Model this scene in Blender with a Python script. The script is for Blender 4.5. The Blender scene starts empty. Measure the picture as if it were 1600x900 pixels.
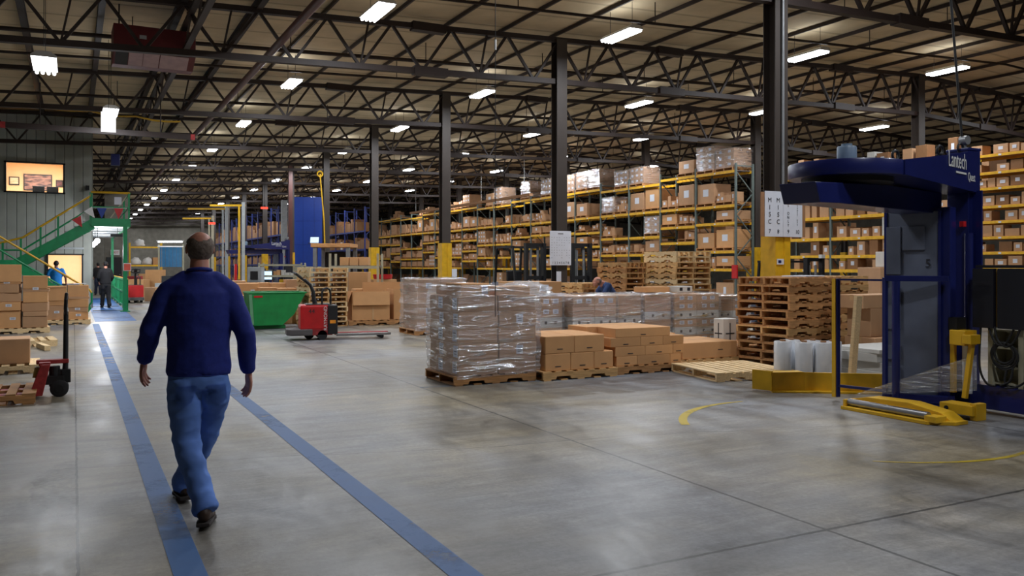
import bpy, bmesh, math, random
from mathutils import Vector, Matrix, noise
rnd = random.Random(7)
S = bpy.context.scene
C = S.collection
PI = math.pi

# ------------------------------------------------------------------ camera, exposure, world
F_PX = 1320.0
YAW = math.atan(685 / F_PX)
EYE = 1.55
cam_d = bpy.data.cameras.new('camera')
cam = bpy.data.objects.new('camera', cam_d)
C.objects.link(cam)
cam.location = (0, 0, EYE)
cam.rotation_euler = (PI / 2, 0, -YAW)
cam_d.sensor_width = 36.0
cam_d.lens = F_PX / 1600 * 36
cam_d.shift_y = -35 / 1600
cam_d.clip_end = 300
S.camera = cam
S.view_settings.view_transform = 'Standard'
S.view_settings.look = 'None'
S.view_settings.gamma = 1
S.view_settings.use_curve_mapping = False
S.view_settings.exposure = 0.0
W = bpy.data.worlds.new('world')
S.world = W
W.use_nodes = True
W.node_tree.nodes['Background'].inputs[0].default_value = (0.02, 0.022, 0.025, 1)
W.node_tree.nodes['Background'].inputs[1].default_value = 1.0
LAMP_W = 165.0          # watts of one high-bay lamp, downwards
LAMP_UP = 7.0          # watts of an added upward fill per lamp, brightening the roof deck
LAMP_COL = (0.90, 0.94, 1.0)
TUBE_E = 14.0

# ------------------------------------------------------------------ materials
def lin(c):
    return tuple(((x / 255) / 12.92 if x / 255 <= 0.04045 else ((x / 255 + 0.055) / 1.055) ** 2.4) for x in c)

def base_mat(name):
    m = bpy.data.materials.new(name)
    m.use_nodes = True
    nt = m.node_tree
    return m, nt, nt.nodes['Principled BSDF']

def link(nt, a, b):
    nt.links.new(a, b)

def node(nt, t, **kw):
    n = nt.nodes.new(t)
    for k, v in kw.items():
        setattr(n, k, v)
    return n

def mat(name, col, rough=0.6, metal=0.0, var=0.12, scale=6.0, bump=0.0, emit=0.0, spec=0.5, stretch=None, rand=0.0, coat=0.0):
    """a painted / plain surface: colour with a little noise in it; rand = change of brightness from object to object"""
    m, nt, b = base_mat(name)
    c = lin(col)
    b.inputs['Roughness'].default_value = rough
    b.inputs['Metallic'].default_value = metal
    b.inputs['Specular IOR Level'].default_value = spec
    b.inputs['Coat Weight'].default_value = coat
    tc = node(nt, 'ShaderNodeTexCoord')
    mp = node(nt, 'ShaderNodeMapping')
    link(nt, tc.outputs['Object'], mp.inputs[0])
    if stretch:
        mp.inputs['Scale'].default_value = stretch
    nz = node(nt, 'ShaderNodeTexNoise')
    nz.inputs['Scale'].default_value = scale
    nz.inputs['Detail'].default_value = 5
    link(nt, mp.outputs[0], nz.inputs['Vector'])
    mr = node(nt, 'ShaderNodeMapRange')
    mr.inputs[1].default_value, mr.inputs[2].default_value = 0.3, 0.7
    mr.inputs[3].default_value, mr.inputs[4].default_value = 1 - var, 1 + var
    link(nt, nz.outputs[0], mr.inputs[0])
    val = mr.outputs[0]
    if rand:
        oi = node(nt, 'ShaderNodeObjectInfo')
        m2 = node(nt, 'ShaderNodeMapRange')
        m2.inputs[3].default_value, m2.inputs[4].default_value = 1 - rand, 1 + rand
        link(nt, oi.outputs['Random'], m2.inputs[0])
        mm = node(nt, 'ShaderNodeMath', operation='MULTIPLY')
        link(nt, val, mm.inputs[0]); link(nt, m2.outputs[0], mm.inputs[1])
        val = mm.outputs[0]
    vm = node(nt, 'ShaderNodeVectorMath', operation='SCALE')
    vm.inputs[0].default_value = c
    link(nt, val, vm.inputs['Scale'])
    link(nt, vm.outputs[0], b.inputs['Base Color'])
    if bump:
        bp = node(nt, 'ShaderNodeBump')
        bp.inputs['Strength'].default_value = bump
        bp.inputs['Distance'].default_value = 0.01
        link(nt, nz.outputs[0], bp.inputs['Height'])
        link(nt, bp.outputs[0], b.inputs['Normal'])
    if emit:
        link(nt, vm.outputs[0], b.inputs['Emission Color'])
        b.inputs['Emission Strength'].default_value = emit
    return m

def film_mat(name, lo=0.12, hi=0.85, white=0.15):
    """clear stretch film: mostly transparent, glossy along its wrinkles"""
    m, nt, b = base_mat(name)
    nt.nodes.remove(b)
    out = nt.nodes['Material Output']
    tc = node(nt, 'ShaderNodeTexCoord')
    mp = node(nt, 'ShaderNodeMapping')
    mp.inputs['Scale'].default_value = (1.0, 1.0, 7.0)
    mp.inputs['Rotation'].default_value = (0.12, 0.1, 0)
    link(nt, tc.outputs['Object'], mp.inputs[0])
    nz = node(nt, 'ShaderNodeTexNoise')
    nz.inputs['Scale'].default_value = 2.6
    nz.inputs['Detail'].default_value = 6
    nz.inputs['Distortion'].default_value = 1.2
    link(nt, mp.outputs[0], nz.inputs['Vector'])
    bp = node(nt, 'ShaderNodeBump')
    bp.inputs['Strength'].default_value = 0.9
    bp.inputs['Distance'].default_value = 0.05
    link(nt, nz.outputs[0], bp.inputs['Height'])
    tr = node(nt, 'ShaderNodeBsdfTransparent')
    tr.inputs[0].default_value = (0.96, 0.97, 0.98, 1)
    gl = node(nt, 'ShaderNodeBsdfGlossy')
    gl.inputs['Roughness'].default_value = 0.2
    gl.inputs[0].default_value = (0.95, 0.97, 1, 1)
    link(nt, bp.outputs[0], gl.inputs['Normal'])
    df = node(nt, 'ShaderNodeBsdfTranslucent')
    df.inputs[0].default_value = (0.8, 0.82, 0.86, 1)
    d2 = node(nt, 'ShaderNodeBsdfDiffuse')
    d2.inputs[0].default_value = (0.7, 0.72, 0.76, 1)
    link(nt, bp.outputs[0], d2.inputs['Normal'])
    md = node(nt, 'ShaderNodeMixShader')
    md.inputs[0].default_value = 0.3
    link(nt, d2.outputs[0], md.inputs[1]); link(nt, df.outputs[0], md.inputs[2])
    m1 = node(nt, 'ShaderNodeMixShader')
    m1.inputs[0].default_value = white
    link(nt, tr.outputs[0], m1.inputs[1]); link(nt, md.outputs[0], m1.inputs[2])
    cr = node(nt, 'ShaderNodeMapRange')
    cr.inputs[1].default_value, cr.inputs[2].default_value = 0.50, 0.66
    cr.inputs[3].default_value, cr.inputs[4].default_value = lo, hi
    link(nt, nz.outputs[0], cr.inputs[0])
    m2 = node(nt, 'ShaderNodeMixShader')
    link(nt, cr.outputs[0], m2.inputs[0])
    link(nt, m1.outputs[0], m2.inputs[1]); link(nt, gl.outputs[0], m2.inputs[2])
    link(nt, m2.outputs[0], out.inputs[0])
    return m

def emit_mat(name, col, e):
    m, nt, b = base_mat(name)
    nt.nodes.remove(b)
    em = node(nt, 'ShaderNodeEmission')
    em.inputs[0].default_value = (*col, 1)
    em.inputs[1].default_value = e
    link(nt, em.outputs[0], nt.nodes['Material Output'].inputs[0])
    return m

def floor_mat():
    m, nt, b = base_mat('polished_concrete')
    geo = node(nt, 'ShaderNodeNewGeometry')
    def noise_n(sc, det=6, rough=0.6, scale=(1, 1, 1), dist=0.0):
        mp = node(nt, 'ShaderNodeMapping')
        mp.inputs['Scale'].default_value = scale
        link(nt, geo.outputs['Position'], mp.inputs[0])
        n = node(nt, 'ShaderNodeTexNoise')
        n.inputs['Scale'].default_value = sc
        n.inputs['Detail'].default_value = det
        n.inputs['Roughness'].default_value = rough
        n.inputs['Distortion'].default_value = dist
        link(nt, mp.outputs[0], n.inputs['Vector'])
        return n.outputs[0]
    def rng(src, a, b_, c, d):
        r = node(nt, 'ShaderNodeMapRange')
        for i, v in enumerate((a, b_, c, d)):
            r.inputs[i + 1].default_value = v
        link(nt, src, r.inputs[0])
        return r.outputs[0]
    def M(op, a, b_=None):
        n = node(nt, 'ShaderNodeMath', operation=op)
        for i, v in enumerate((a, b_)):
            if v is None: continue
            if isinstance(v, (int, float)): n.inputs[i].default_value = v
            else: link(nt, v, n.inputs[i])
        return n.outputs[0]
    big = noise_n(0.55, 5, 0.6, (1, 0.6, 1), 0.6)
    mid = noise_n(2.2, 8, 0.7, (1, 0.45, 1), 0.8)
    fine = noise_n(28, 5, 0.75)
    streak = noise_n(5, 6, 0.65, (0.25, 1.2, 1), 0.5)
    v = M('MULTIPLY', rng(big, 0.36, 0.64, 0.74, 1.26), rng(mid, 0.36, 0.64, 0.72, 1.28))
    v = M('MULTIPLY', v, rng(streak, 0.36, 0.64, 0.8, 1.18))
    v = M('MULTIPLY', v, rng(fine, 0.36, 0.64, 0.84, 1.16))
    # joints cut in the slab and one wandering crack
    sp = node(nt, 'ShaderNodeSeparateXYZ')
    link(nt, geo.outputs['Position'], sp.inputs[0])
    X, Y = sp.outputs[0], sp.outputs[1]
    wob = rng(noise_n(9, 3), 0, 1, -0.012, 0.012)
    wob2 = rng(noise_n(0.5, 3), 0, 1, -0.3, 0.3)
    def gap(coord, at, w, wb):
        d = M('ABSOLUTE', M('SUBTRACT', M('ADD', coord, wb), at))
        return M('LESS_THAN', d, w)
    j = gap(X, 3.92, 0.012, wob)
    for c0, ax, w in ((0.02, X, 0.008), (7.85, X, 0.010), (11.8, X, 0.010), (3.55, Y, 0.013), (14.9, Y, 0.011), (22.3, Y, 0.012), (26.0, Y, 0.012), (33.6, Y, 0.014)):
        j = M('MAXIMUM', j, gap(ax, c0, w, wob))
    ymix = M('ADD', Y, M('MULTIPLY', X, 0.225))
    crack = M('MULTIPLY', gap(ymix, 7.27, 0.006, wob2), 0.8)
    j = M('MAXIMUM', j, crack)
    # grime beside the near cross joint
    dj = M('ABSOLUTE', M('SUBTRACT', Y, 3.6))
    gr = M('MULTIPLY', rng(dj, 0.0, 0.14, 1, 0), rng(noise_n(3.0, 6, 0.7), 0.45, 0.62, 0, 0.75))
    # rough patch beside the long joint
    px = M('SUBTRACT', X, -0.06); py = M('SUBTRACT', Y, 6.75)
    dd = M('SQRT', M('ADD', M('MULTIPLY', M('MULTIPLY', px, px), 16.0), M('MULTIPLY', M('MULTIPLY', py, py), 1.3)))
    patch = M('MULTIPLY', M('LESS_THAN', M('ADD', dd, rng(noise_n(4, 4), 0, 1, -0.4, 0.4)), 0.85), M('LESS_THAN', X, 0.03))
    v = M('MULTIPLY', v, M('SUBTRACT', 1.0, M('MULTIPLY', patch, rng(noise_n(22, 6), 0.35, 0.6, 0.0, 0.45))))
    v = M('MULTIPLY', v, M('SUBTRACT', 1.0, M('MULTIPLY', gr, 0.55)))
    v = M('MULTIPLY', v, M('SUBTRACT', 1.0, M('MULTIPLY', j, 0.72)))
    hue = node(nt, 'ShaderNodeMix', data_type='RGBA')
    hue.inputs['A'].default_value = (*lin((122, 123, 126)), 1)
    hue.inputs['B'].default_value = (*lin((134, 124, 104)), 1)
    link(nt, rng(noise_n(0.35, 4), 0.38, 0.62, 0, 1), hue.inputs['Factor'])
    vm = node(nt, 'ShaderNodeVectorMath', operation='SCALE')
    link(nt, hue.outputs['Result'], vm.inputs[0]); link(nt, v, vm.inputs['Scale'])
    link(nt, vm.outputs[0], b.inputs['Base Color'])
    link(nt, rng(mid, 0.35, 0.65, 0.31, 0.5), b.inputs['Roughness'])
    b.inputs['Specular IOR Level'].default_value = 0.42
    bp = node(nt, 'ShaderNodeBump')
    bp.inputs['Strength'].default_value = 0.12
    bp.inputs['Distance'].default_value = 0.01
    link(nt, M('SUBTRACT', fine, M('MULTIPLY', j, 2.0)), bp.inputs['Height'])
    link(nt, bp.outputs[0], b.inputs['Normal'])
    return m

def paint_mat(name, col, wear=0.45, edge=0.06):
    """floor paint worn through to the slab in places (holes are transparent)"""
    m, nt, b = base_mat(name)
    geo = node(nt, 'ShaderNodeNewGeometry')
    n1 = node(nt, 'ShaderNodeTexNoise'); n1.inputs['Scale'].default_value = 3.0; n1.inputs['Detail'].default_value = 9; n1.inputs['Roughness'].default_value = 0.75
    link(nt, geo.outputs['Position'], n1.inputs['Vector'])
    n2 = node(nt, 'ShaderNodeTexNoise'); n2.inputs['Scale'].default_value = 0.5; n2.inputs['Detail'].default_value = 4
    link(nt, geo.outputs['Position'], n2.inputs['Vector'])
    ad = node(nt, 'ShaderNodeMath', operation='ADD'); link(nt, n1.outputs[0], ad.inputs[0]); link(nt, n2.outputs[0], ad.inputs[1])
    mr = node(nt, 'ShaderNodeMapRange')
    mr.inputs[1].default_value, mr.inputs[2].default_value = 1.0 - edge + (wear - 0.5), 1.0 + edge + 0.12 + (wear - 0.5)
    mr.inputs[3].default_value, mr.inputs[4].default_value = 0.88, 0.25
    link(nt, ad.outputs[0], mr.inputs[0])
    link(nt, mr.outputs[0], b.inputs['Alpha'])
    vm = node(nt, 'ShaderNodeVectorMath', operation='SCALE'); vm.inputs[0].default_value = lin(col)
    m3 = node(nt, 'ShaderNodeMapRange'); m3.inputs[3].default_value, m3.inputs[4].default_value = 0.75, 1.2
    link(nt, n1.outputs[0], m3.inputs[0]); link(nt, m3.outputs[0], vm.inputs['Scale'])
    link(nt, vm.outputs[0], b.inputs['Base Color'])
    b.inputs['Roughness'].default_value = 0.5
    return m

def ribbed_mat(name, col, pitch, axis=0, rough=0.6, depth=0.6, dark=0.35):
    """ribbed sheet or seams every <pitch> metres along an axis"""
    m, nt, b = base_mat(name)
    geo = node(nt, 'ShaderNodeNewGeometry')
    sp = node(nt, 'ShaderNodeSeparateXYZ'); link(nt, geo.outputs['Position'], sp.inputs[0])
    dv = node(nt, 'ShaderNodeMath', operation='DIVIDE'); link(nt, sp.outputs[axis], dv.inputs[0]); dv.inputs[1].default_value = pitch
    fr = node(nt, 'ShaderNodeMath', operation='FRACT'); link(nt, dv.outputs[0], fr.inputs[0])
    sb = node(nt, 'ShaderNodeMath', operation='SUBTRACT'); link(nt, fr.outputs[0], sb.inputs[0]); sb.inputs[1].default_value = 0.5
    ab = node(nt, 'ShaderNodeMath', operation='ABSOLUTE'); link(nt, sb.outputs[0], ab.inputs[0])
    mr = node(nt, 'ShaderNodeMapRange'); mr.inputs[1].default_value, mr.inputs[2].default_value = 0.44, 0.48
    link(nt, ab.outputs[0], mr.inputs[0])
    nz = node(nt, 'ShaderNodeTexNoise'); nz.inputs['Scale'].default_value = 1.3; nz.inputs['Detail'].default_value = 6
    link(nt, geo.outputs['Position'], nz.inputs['Vector'])
    m2 = node(nt, 'ShaderNodeMapRange'); m2.inputs[1].default_value, m2.inputs[2].default_value = 0.3, 0.7
    m2.inputs[3].default_value, m2.inputs[4].default_value = 0.85, 1.12
    link(nt, nz.outputs[0], m2.inputs[0])
    m3 = node(nt, 'ShaderNodeMapRange'); m3.inputs[3].default_value, m3.inputs[4].default_value = 1.0, 1.0 - dark
    link(nt, mr.outputs[0], m3.inputs[0])
    mu = node(nt, 'ShaderNodeMath', operation='MULTIPLY'); link(nt, m2.outputs[0], mu.inputs[0]); link(nt, m3.outputs[0], mu.inputs[1])
    vm = node(nt, 'ShaderNodeVectorMath', operation='SCALE'); vm.inputs[0].default_value = lin(col)
    link(nt, mu.outputs[0], vm.inputs['Scale']); link(nt, vm.outputs[0], b.inputs['Base Color'])
    b.inputs['Roughness'].default_value = rough
    bp = node(nt, 'ShaderNodeBump'); bp.inputs['Strength'].default_value = depth; bp.inputs['Distance'].default_value = 0.03
    bp.invert = True
    link(nt, mr.outputs[0], bp.inputs['Height']); link(nt, bp.outputs[0], b.inputs['Normal'])
    return m

M_ = {}
M_['floor'] = floor_mat()
M_['deck'] = ribbed_mat('roof_deck', (202, 184, 150), 1.27, 1, 0.8, 0.5, 0.3)
M_['steel'] = mat('brown_painted_steel', (44, 32, 28), 0.6, 0.0, 0.18, 3)
M_['column'] = mat('dark_column_steel', (60, 52, 47), 0.55, 0.0, 0.15, 2)
M_['pipe'] = mat('rust_red_pipe', (84, 48, 42), 0.5)
M_['office'] = ribbed_mat('ribbed_office_wall', (164, 166, 158), 0.30, 0, 0.6, 0.8, 0.35)
M_['block'] = mat('concrete_block', (120, 116, 106), 0.9, var=0.2, scale=2, bump=0.2)
M_['yellow'] = mat('yellow_paint', (216, 168, 30), 0.45, var=0.12)
M_['rackyellow'] = mat('yellow_beam_paint', (230, 176, 30), 0.5, var=0.15)
M_['upright'] = mat('grey_green_upright_paint', (96, 108, 104), 0.5)
M_['green'] = mat('green_paint', (10, 140, 84), 0.45)
M_['hopper'] = mat('hopper_green', (8, 128, 58), 0.5, var=0.18, scale=4)
M_['red'] = mat('red_paint', (190, 26, 30), 0.4)
M_['dullred'] = mat('worn_red_paint', (158, 46, 46), 0.6, var=0.3, scale=14)
M_['maroon'] = mat('maroon_sheet', (96, 26, 30), 0.5)
M_['black'] = mat('black_plastic', (24, 24, 26), 0.5)
M_['rubber'] = mat('rubber', (30, 30, 32), 0.75, var=0.2)
M_['grey'] = mat('grey_metal', (128, 130, 132), 0.45, 0.3)
M_['lightgrey'] = mat('light_grey_paint', (170, 174, 176), 0.5)
M_['steelbright'] = mat('bare_steel', (150, 150, 152), 0.32, 0.85)
M_['white'] = mat('white_paint', (222, 222, 220), 0.5, var=0.04)
M_['paper'] = mat('paper', (214, 218, 228), 0.7, var=0.03)
M_['ink'] = mat('ink', (40, 40, 46), 0.7)
M_['navy'] = mat('navy_machine_paint', (26, 34, 94), 0.32, var=0.08, coat=0.2)
M_['armgrey'] = mat('slate_panel', (94, 100, 116), 0.5, var=0.08)
M_['dark'] = mat('dark_panel', (22, 24, 36), 0.45)
M_['beige'] = mat('beige_cabinet', (176, 172, 148), 0.5)
M_['carton'] = mat('corrugated_card', (202, 152, 102), 0.8, var=0.05, scale=5, rand=0.13)
M_['carton2'] = mat('kraft_card', (188, 146, 108), 0.8, var=0.05, scale=5, rand=0.12)
M_['cartonw'] = mat('white_card', (204, 202, 196), 0.75, var=0.05, rand=0.06)
M_['tape'] = mat('brown_tape', (196, 156, 112), 0.35)
M_['kraft'] = mat('dark_kraft_card', (136, 96, 60), 0.8, var=0.06, rand=0.15)
M_['cardboard'] = mat('brown_board', (152, 112, 78), 0.85)
M_['wood'] = mat('pallet_wood', (206, 162, 106), 0.75, var=0.22, scale=5, stretch=(1, 9, 9), rand=0.22)
M_['woodd'] = mat('weathered_wood', (186, 136, 86), 0.8, var=0.28, scale=5, stretch=(1, 9, 9), rand=0.25)
M_['woodl'] = mat('fresh_pine', (226, 196, 148), 0.7, var=0.15, scale=5, stretch=(9, 1, 9), rand=0.1)
M_['film'] = film_mat('stretch_film')
M_['film2'] = film_mat('loose_film', 0.12, 0.6, 0.22)
M_['rollfilm'] = mat('film_roll_plastic', (222, 226, 232), 0.22, var=0.06, scale=8, coat=0.4)
M_['blue_strip'] = mat('blue_strip_plastic', (44, 120, 170), 0.4)
M_['bluepanel'] = mat('blue_panel_paint', (12, 54, 142), 0.5, var=0.06)
M_['blueline'] = paint_mat('blue_floor_paint', (34, 96, 160), 0.56)
M_['bluepatch'] = paint_mat('blue_walkway_paint', (44, 104, 176), 0.62)
M_['yellowline'] = paint_mat('yellow_floor_paint', (206, 178, 40), 0.55)
M_['concretepaint'] = mat('tan_floor_paint', (186, 160, 128), 0.5)
M_['tube'] = emit_mat('lit_tube', (0.93, 0.96, 1.0), TUBE_E)
M_['officeglow'] = mat('office_wall_paint', (236, 206, 166), 0.7, var=0.04)
M_['screen'] = emit_mat('lit_screen', (0.55, 0.75, 1.0), 1.6)
M_['beacon'] = emit_mat('red_beacon', (1.0, 0.05, 0.03), 3.0)

# ------------------------------------------------------------------ mesh helpers
def box(bm, c, s, rz=0.0, rx=0.0, ry=0.0):
    m = Matrix.Translation(c) @ Matrix.Rotation(rz, 4, 'Z') @ Matrix.Rotation(ry, 4, 'Y') @ Matrix.Rotation(rx, 4, 'X') @ Matrix.Diagonal((*s, 1))
    return bmesh.ops.create_cube(bm, size=1.0, matrix=m)['verts']

def bar(bm, a, b, w, h=None, up=(0, 0, 1)):
    """a rectangular bar from a to b, w wide, h deep"""
    a, b = Vector(a), Vector(b)
    h = h or w
    d = b - a
    L = d.length
    z = d.normalized()
    u = Vector(up)
    if abs(z.dot(u)) > 0.99: u = Vector((0, 1, 0))
    x = u.cross(z).normalized()
    y = z.cross(x)
    R = Matrix((x, y, z)).transposed().to_4x4()
    m = Matrix.Translation((a + b) / 2) @ R @ Matrix.Diagonal((w, h, L, 1))
    return bmesh.ops.create_cube(bm, size=1.0, matrix=m)['verts']

def cyl(bm, a, b, r, r2=None, n=16, cap=True):
    a, b = Vector(a), Vector(b)
    d = b - a
    q = Vector((0, 0, 1)).rotation_difference(d.normalized()).to_matrix().to_4x4()
    return bmesh.ops.create_cone(bm, cap_ends=cap, segments=n, radius1=r, radius2=r if r2 is None else r2, depth=d.length, matrix=Matrix.Translation((a + b) / 2) @ q)['verts']

def tube(bm, pts, r, n=8, closed=False):
    """one continuous round tube along a path"""
    P = [Vector(p) for p in pts]
    k = len(P)
    rings = []
    ref = None
    for i in range(k):
        t = (P[(i + 1) % k] - P[i - 1]) if closed else (P[min(i + 1, k - 1)] - P[max(i - 1, 0)])
        t.normalize()
        if ref is None:
            ref = Vector((0, 0, 1)) if abs(t.z) < 0.9 else Vector((1, 0, 0))
        x = (ref - t * ref.dot(t)).normalized()
        ref = x
        y = t.cross(x)
        rr = r[i] if isinstance(r, (list, tuple)) else r
        rings.append([bm.verts.new(P[i] + (x * math.cos(2 * PI * j / n) + y * math.sin(2 * PI * j / n)) * rr) for j in range(n)])
    for i in range(k if closed else k - 1):
        A, B = rings[i], rings[(i + 1) % k]
        for j in range(n):
            bm.faces.new((A[j], A[(j + 1) % n], B[(j + 1) % n], B[j]))
    if not closed:
        bm.faces.new(rings[0][::-1]); bm.faces.new(rings[-1])

def prism(bm, poly, h, m=None):
    """polygon in xy (counter-clockwise) extruded by h in z, then placed by matrix m"""
    lo = [bm.verts.new((x, y, 0)) for x, y in poly]
    hi = [bm.verts.new((x, y, h)) for x, y in poly]
    n = len(poly)
    bm.faces.new(lo[::-1]); bm.faces.new(hi)
    for i in range(n):
        bm.faces.new((lo[i], lo[(i + 1) % n], hi[(i + 1) % n], hi[i]))
    if m is not None:
        bmesh.ops.transform(bm, matrix=m, verts=lo + hi)

def lathe(bm, prof, n=24, c=(0, 0, 0)):
    rings = [[bm.verts.new((c[0] + r * math.cos(2 * PI * j / n), c[1] + r * math.sin(2 * PI * j / n), c[2] + z)) for j in range(n)] for r, z in prof]
    for A, B in zip(rings, rings[1:]):
        for j in range(n):
            bm.faces.new((A[j], A[(j + 1) % n], B[(j + 1) % n], B[j]))
    bm.faces.new(rings[0][::-1]); bm.faces.new(rings[-1])

def to_mesh(name, bm, m, smooth=False, bevel=0.0, seg=2):
    if bevel:
        bmesh.ops.bevel(bm, geom=[e for e in bm.edges if len(e.link_faces) == 2 and e.calc_face_angle() > 0.6], offset=bevel, segments=seg, affect='EDGES', profile=0.6)
    bmesh.ops.recalc_face_normals(bm, faces=bm.faces)
    me = bpy.data.meshes.new(name)
    bm.to_mesh(me)
    bm.free()
    me.materials.append(m)
    if smooth:
        for p in me.polygons: p.use_smooth = True
        try: me.set_sharp_from_angle(angle=math.radians(40))
        except Exception: pass
    return me

def put(name, me, parent=None, loc=(0, 0, 0), rz=0.0):
    o = bpy.data.objects.new(name, me)
    C.objects.link(o)
    o.location = loc
    o.rotation_euler = (0, 0, rz)
    if parent: o.parent = parent
    return o

def obj(name, bm, m, parent=None, smooth=False, bevel=0.0, loc=(0, 0, 0), rz=0.0):
    return put(name, to_mesh(name, bm, m if not isinstance(m, str) else M_[m], smooth, bevel), parent, loc, rz)

def boxo(name, c, s, m, parent=None, bevel=0.0, rz=0.0):
    bm = bmesh.new()
    box(bm, c, s, rz)
    return obj(name, bm, m, parent, bevel=bevel)

def tag(o, label, cat, group=None, kind=None):
    o['label'] = label
    o['category'] = cat
    if group: o['group'] = group
    if kind: o['kind'] = kind
    return o

def thing(name, label, cat, loc=(0, 0, 0), rz=0.0, group=None, kind=None):
    o = bpy.data.objects.new(name, None)
    C.objects.link(o)
    o.empty_display_size = 0.1
    o.location = loc
    o.rotation_euler = (0, 0, rz)
    return tag(o, label, cat, group, kind)

def copy_tree(o, parent=None):
    c = o.copy()
    C.objects.link(c)
    if parent: c.parent = parent
    for ch in list(o.children): copy_tree(ch, c)
    return c

def text(name, body, size, m, parent, loc, rot, extrude=0.001, align='CENTER', sx=1.0, line=1.0):
    cu = bpy.data.curves.new(name, 'FONT')
    cu.body = body
    cu.size = size
    cu.extrude = extrude
    cu.resolution_u = 3
    cu.space_line = line
    cu.align_x = align
    cu.align_y = 'CENTER'
    tmp = bpy.data.objects.new(name, cu)
    C.objects.link(tmp)
    bpy.context.view_layer.update()
    me = bpy.data.meshes.new_from_object(tmp.evaluated_get(bpy.context.evaluated_depsgraph_get()))
    bpy.data.objects.remove(tmp)
    me.materials.clear()
    me.materials.append(M_[m])
    o = put(name, me, parent, loc)
    o.rotation_euler = rot
    o.scale = (sx, 1, 1)
    return o

NTH = 'first second third fourth fifth sixth seventh eighth ninth tenth eleventh twelfth thirteenth fourteenth fifteenth sixteenth'.split()
ORD = 'nearest second third fourth fifth sixth seventh eighth ninth tenth eleventh twelfth thirteenth fourteenth fifteenth sixteenth seventeenth eighteenth nineteenth twentieth'.split()
def px_size(w, h, x, y):
    d = max(0.5, x * math.sin(YAW) + y * math.cos(YAW))
    return w * h / d / d

# ------------------------------------------------------------------ the building
BAY = 7.62
T0 = 11.3                                      # first truss line
TR = [T0 + BAY * k for k in range(13)]
RIDGE = 25.2
def z_deck(x): return 7.22 + 0.0378 * x if x <= RIDGE else 7.22 + 0.0378 * RIDGE - 0.045 * (x - RIDGE)
def z_top(x): return z_deck(x) - 0.24
def z_bot(x):
    if x <= 11.2: return 5.95 + 0.033 * x
    if x <= RIDGE: return 6.32 + 0.0236 * (x - 11.2)
    return 6.65 - 0.055 * (x - RIDGE)
XL, XR, YB, YE = -8.0, 48.0, -9.0, 104.0

bm = bmesh.new(); box(bm, ((XL + XR) / 2, (YB + YE) / 2, -0.1), (XR - XL, YE - YB, 0.2))
tag(obj('floor', bm, 'floor'), 'polished grey concrete warehouse floor with cut joints', 'floor', kind='structure')
bm = bmesh.new()
prism(bm, [(XL, z_deck(XL)), (RIDGE, z_deck(RIDGE)), (XR, z_deck(XR)), (XR, z_deck(XR) + 0.12), (RIDGE, z_deck(RIDGE) + 0.12), (XL, z_deck(XL) + 0.12)], YE - YB,
      Matrix.Translation((0, YE, 0)) @ Matrix.Rotation(PI / 2, 4, 'X'))
tag(obj('ceiling', bm, 'deck'), 'tan ribbed roof deck above the trusses', 'ceiling', kind='structure')
for nm, c, s, lab in (('wall_left', (XL - 0.1, (YB + YE) / 2, 4.6), (0.2, YE - YB, 9.2), 'concrete block wall along the office side'),
                      ('wall_right', (XR + 0.1, (YB + YE) / 2, 4.6), (0.2, YE - YB, 9.2), 'concrete block wall behind the far racking'),
                      ('wall_end', ((XL + XR) / 2, YE + 0.1, 4.6), (XR - XL, 0.2, 9.2), 'concrete block wall closing the far end of the hall'),
                      ('wall_back', ((XL + XR) / 2, YB - 0.1, 4.6), (XR - XL, 0.2, 9.2), 'concrete block wall behind the viewpoint')):
    tag(boxo(nm, c, s, 'block'), lab, 'wall', kind='structure')

# office block with a ribbed front, two lit windows
OY, OX = 34.7, 0.63
W1 = (-2.16, -0.29, 4.14, 5.25)
W2 = (-0.86, 0.31, 0.85, 1.98)
bm = bmesh.new()
zt = 6.95
def strip(x0, x1, z0, z1): box(bm, ((x0 + x1) / 2, OY + 0.06, (z0 + z1) / 2), (x1 - x0, 0.12, z1 - z0))
strip(XL, W1[0], 0, zt); strip(W1[0], W1[1], W1[3], zt); strip(W1[1], OX, W2[3], zt)
strip(W1[0], W1[1], W2[3], W1[2]); strip(W1[0], W2[0], 0, W2[3]); strip(W2[0], W2[1], 0, W2[2]); strip(W2[1], OX, 0, W2[3])
tag(obj('wall_office', bm, 'office'), 'grey ribbed metal front of the two storey office', 'wall', kind='structure')
tag(boxo('wall_office_side', (OX - 0.06, OY + 9.06, zt / 2), (0.12, 18.0, zt), 'lightgrey'), 'grey side of the office along the walkway', 'wall', kind='structure')
tag(boxo('trim_1', (-0.35, OY - 0.05, 2.18), (1.35, 0.1, 0.07), 'lightgrey'), 'pale drip rail over the lower office window', 'trim', kind='structure')
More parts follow.
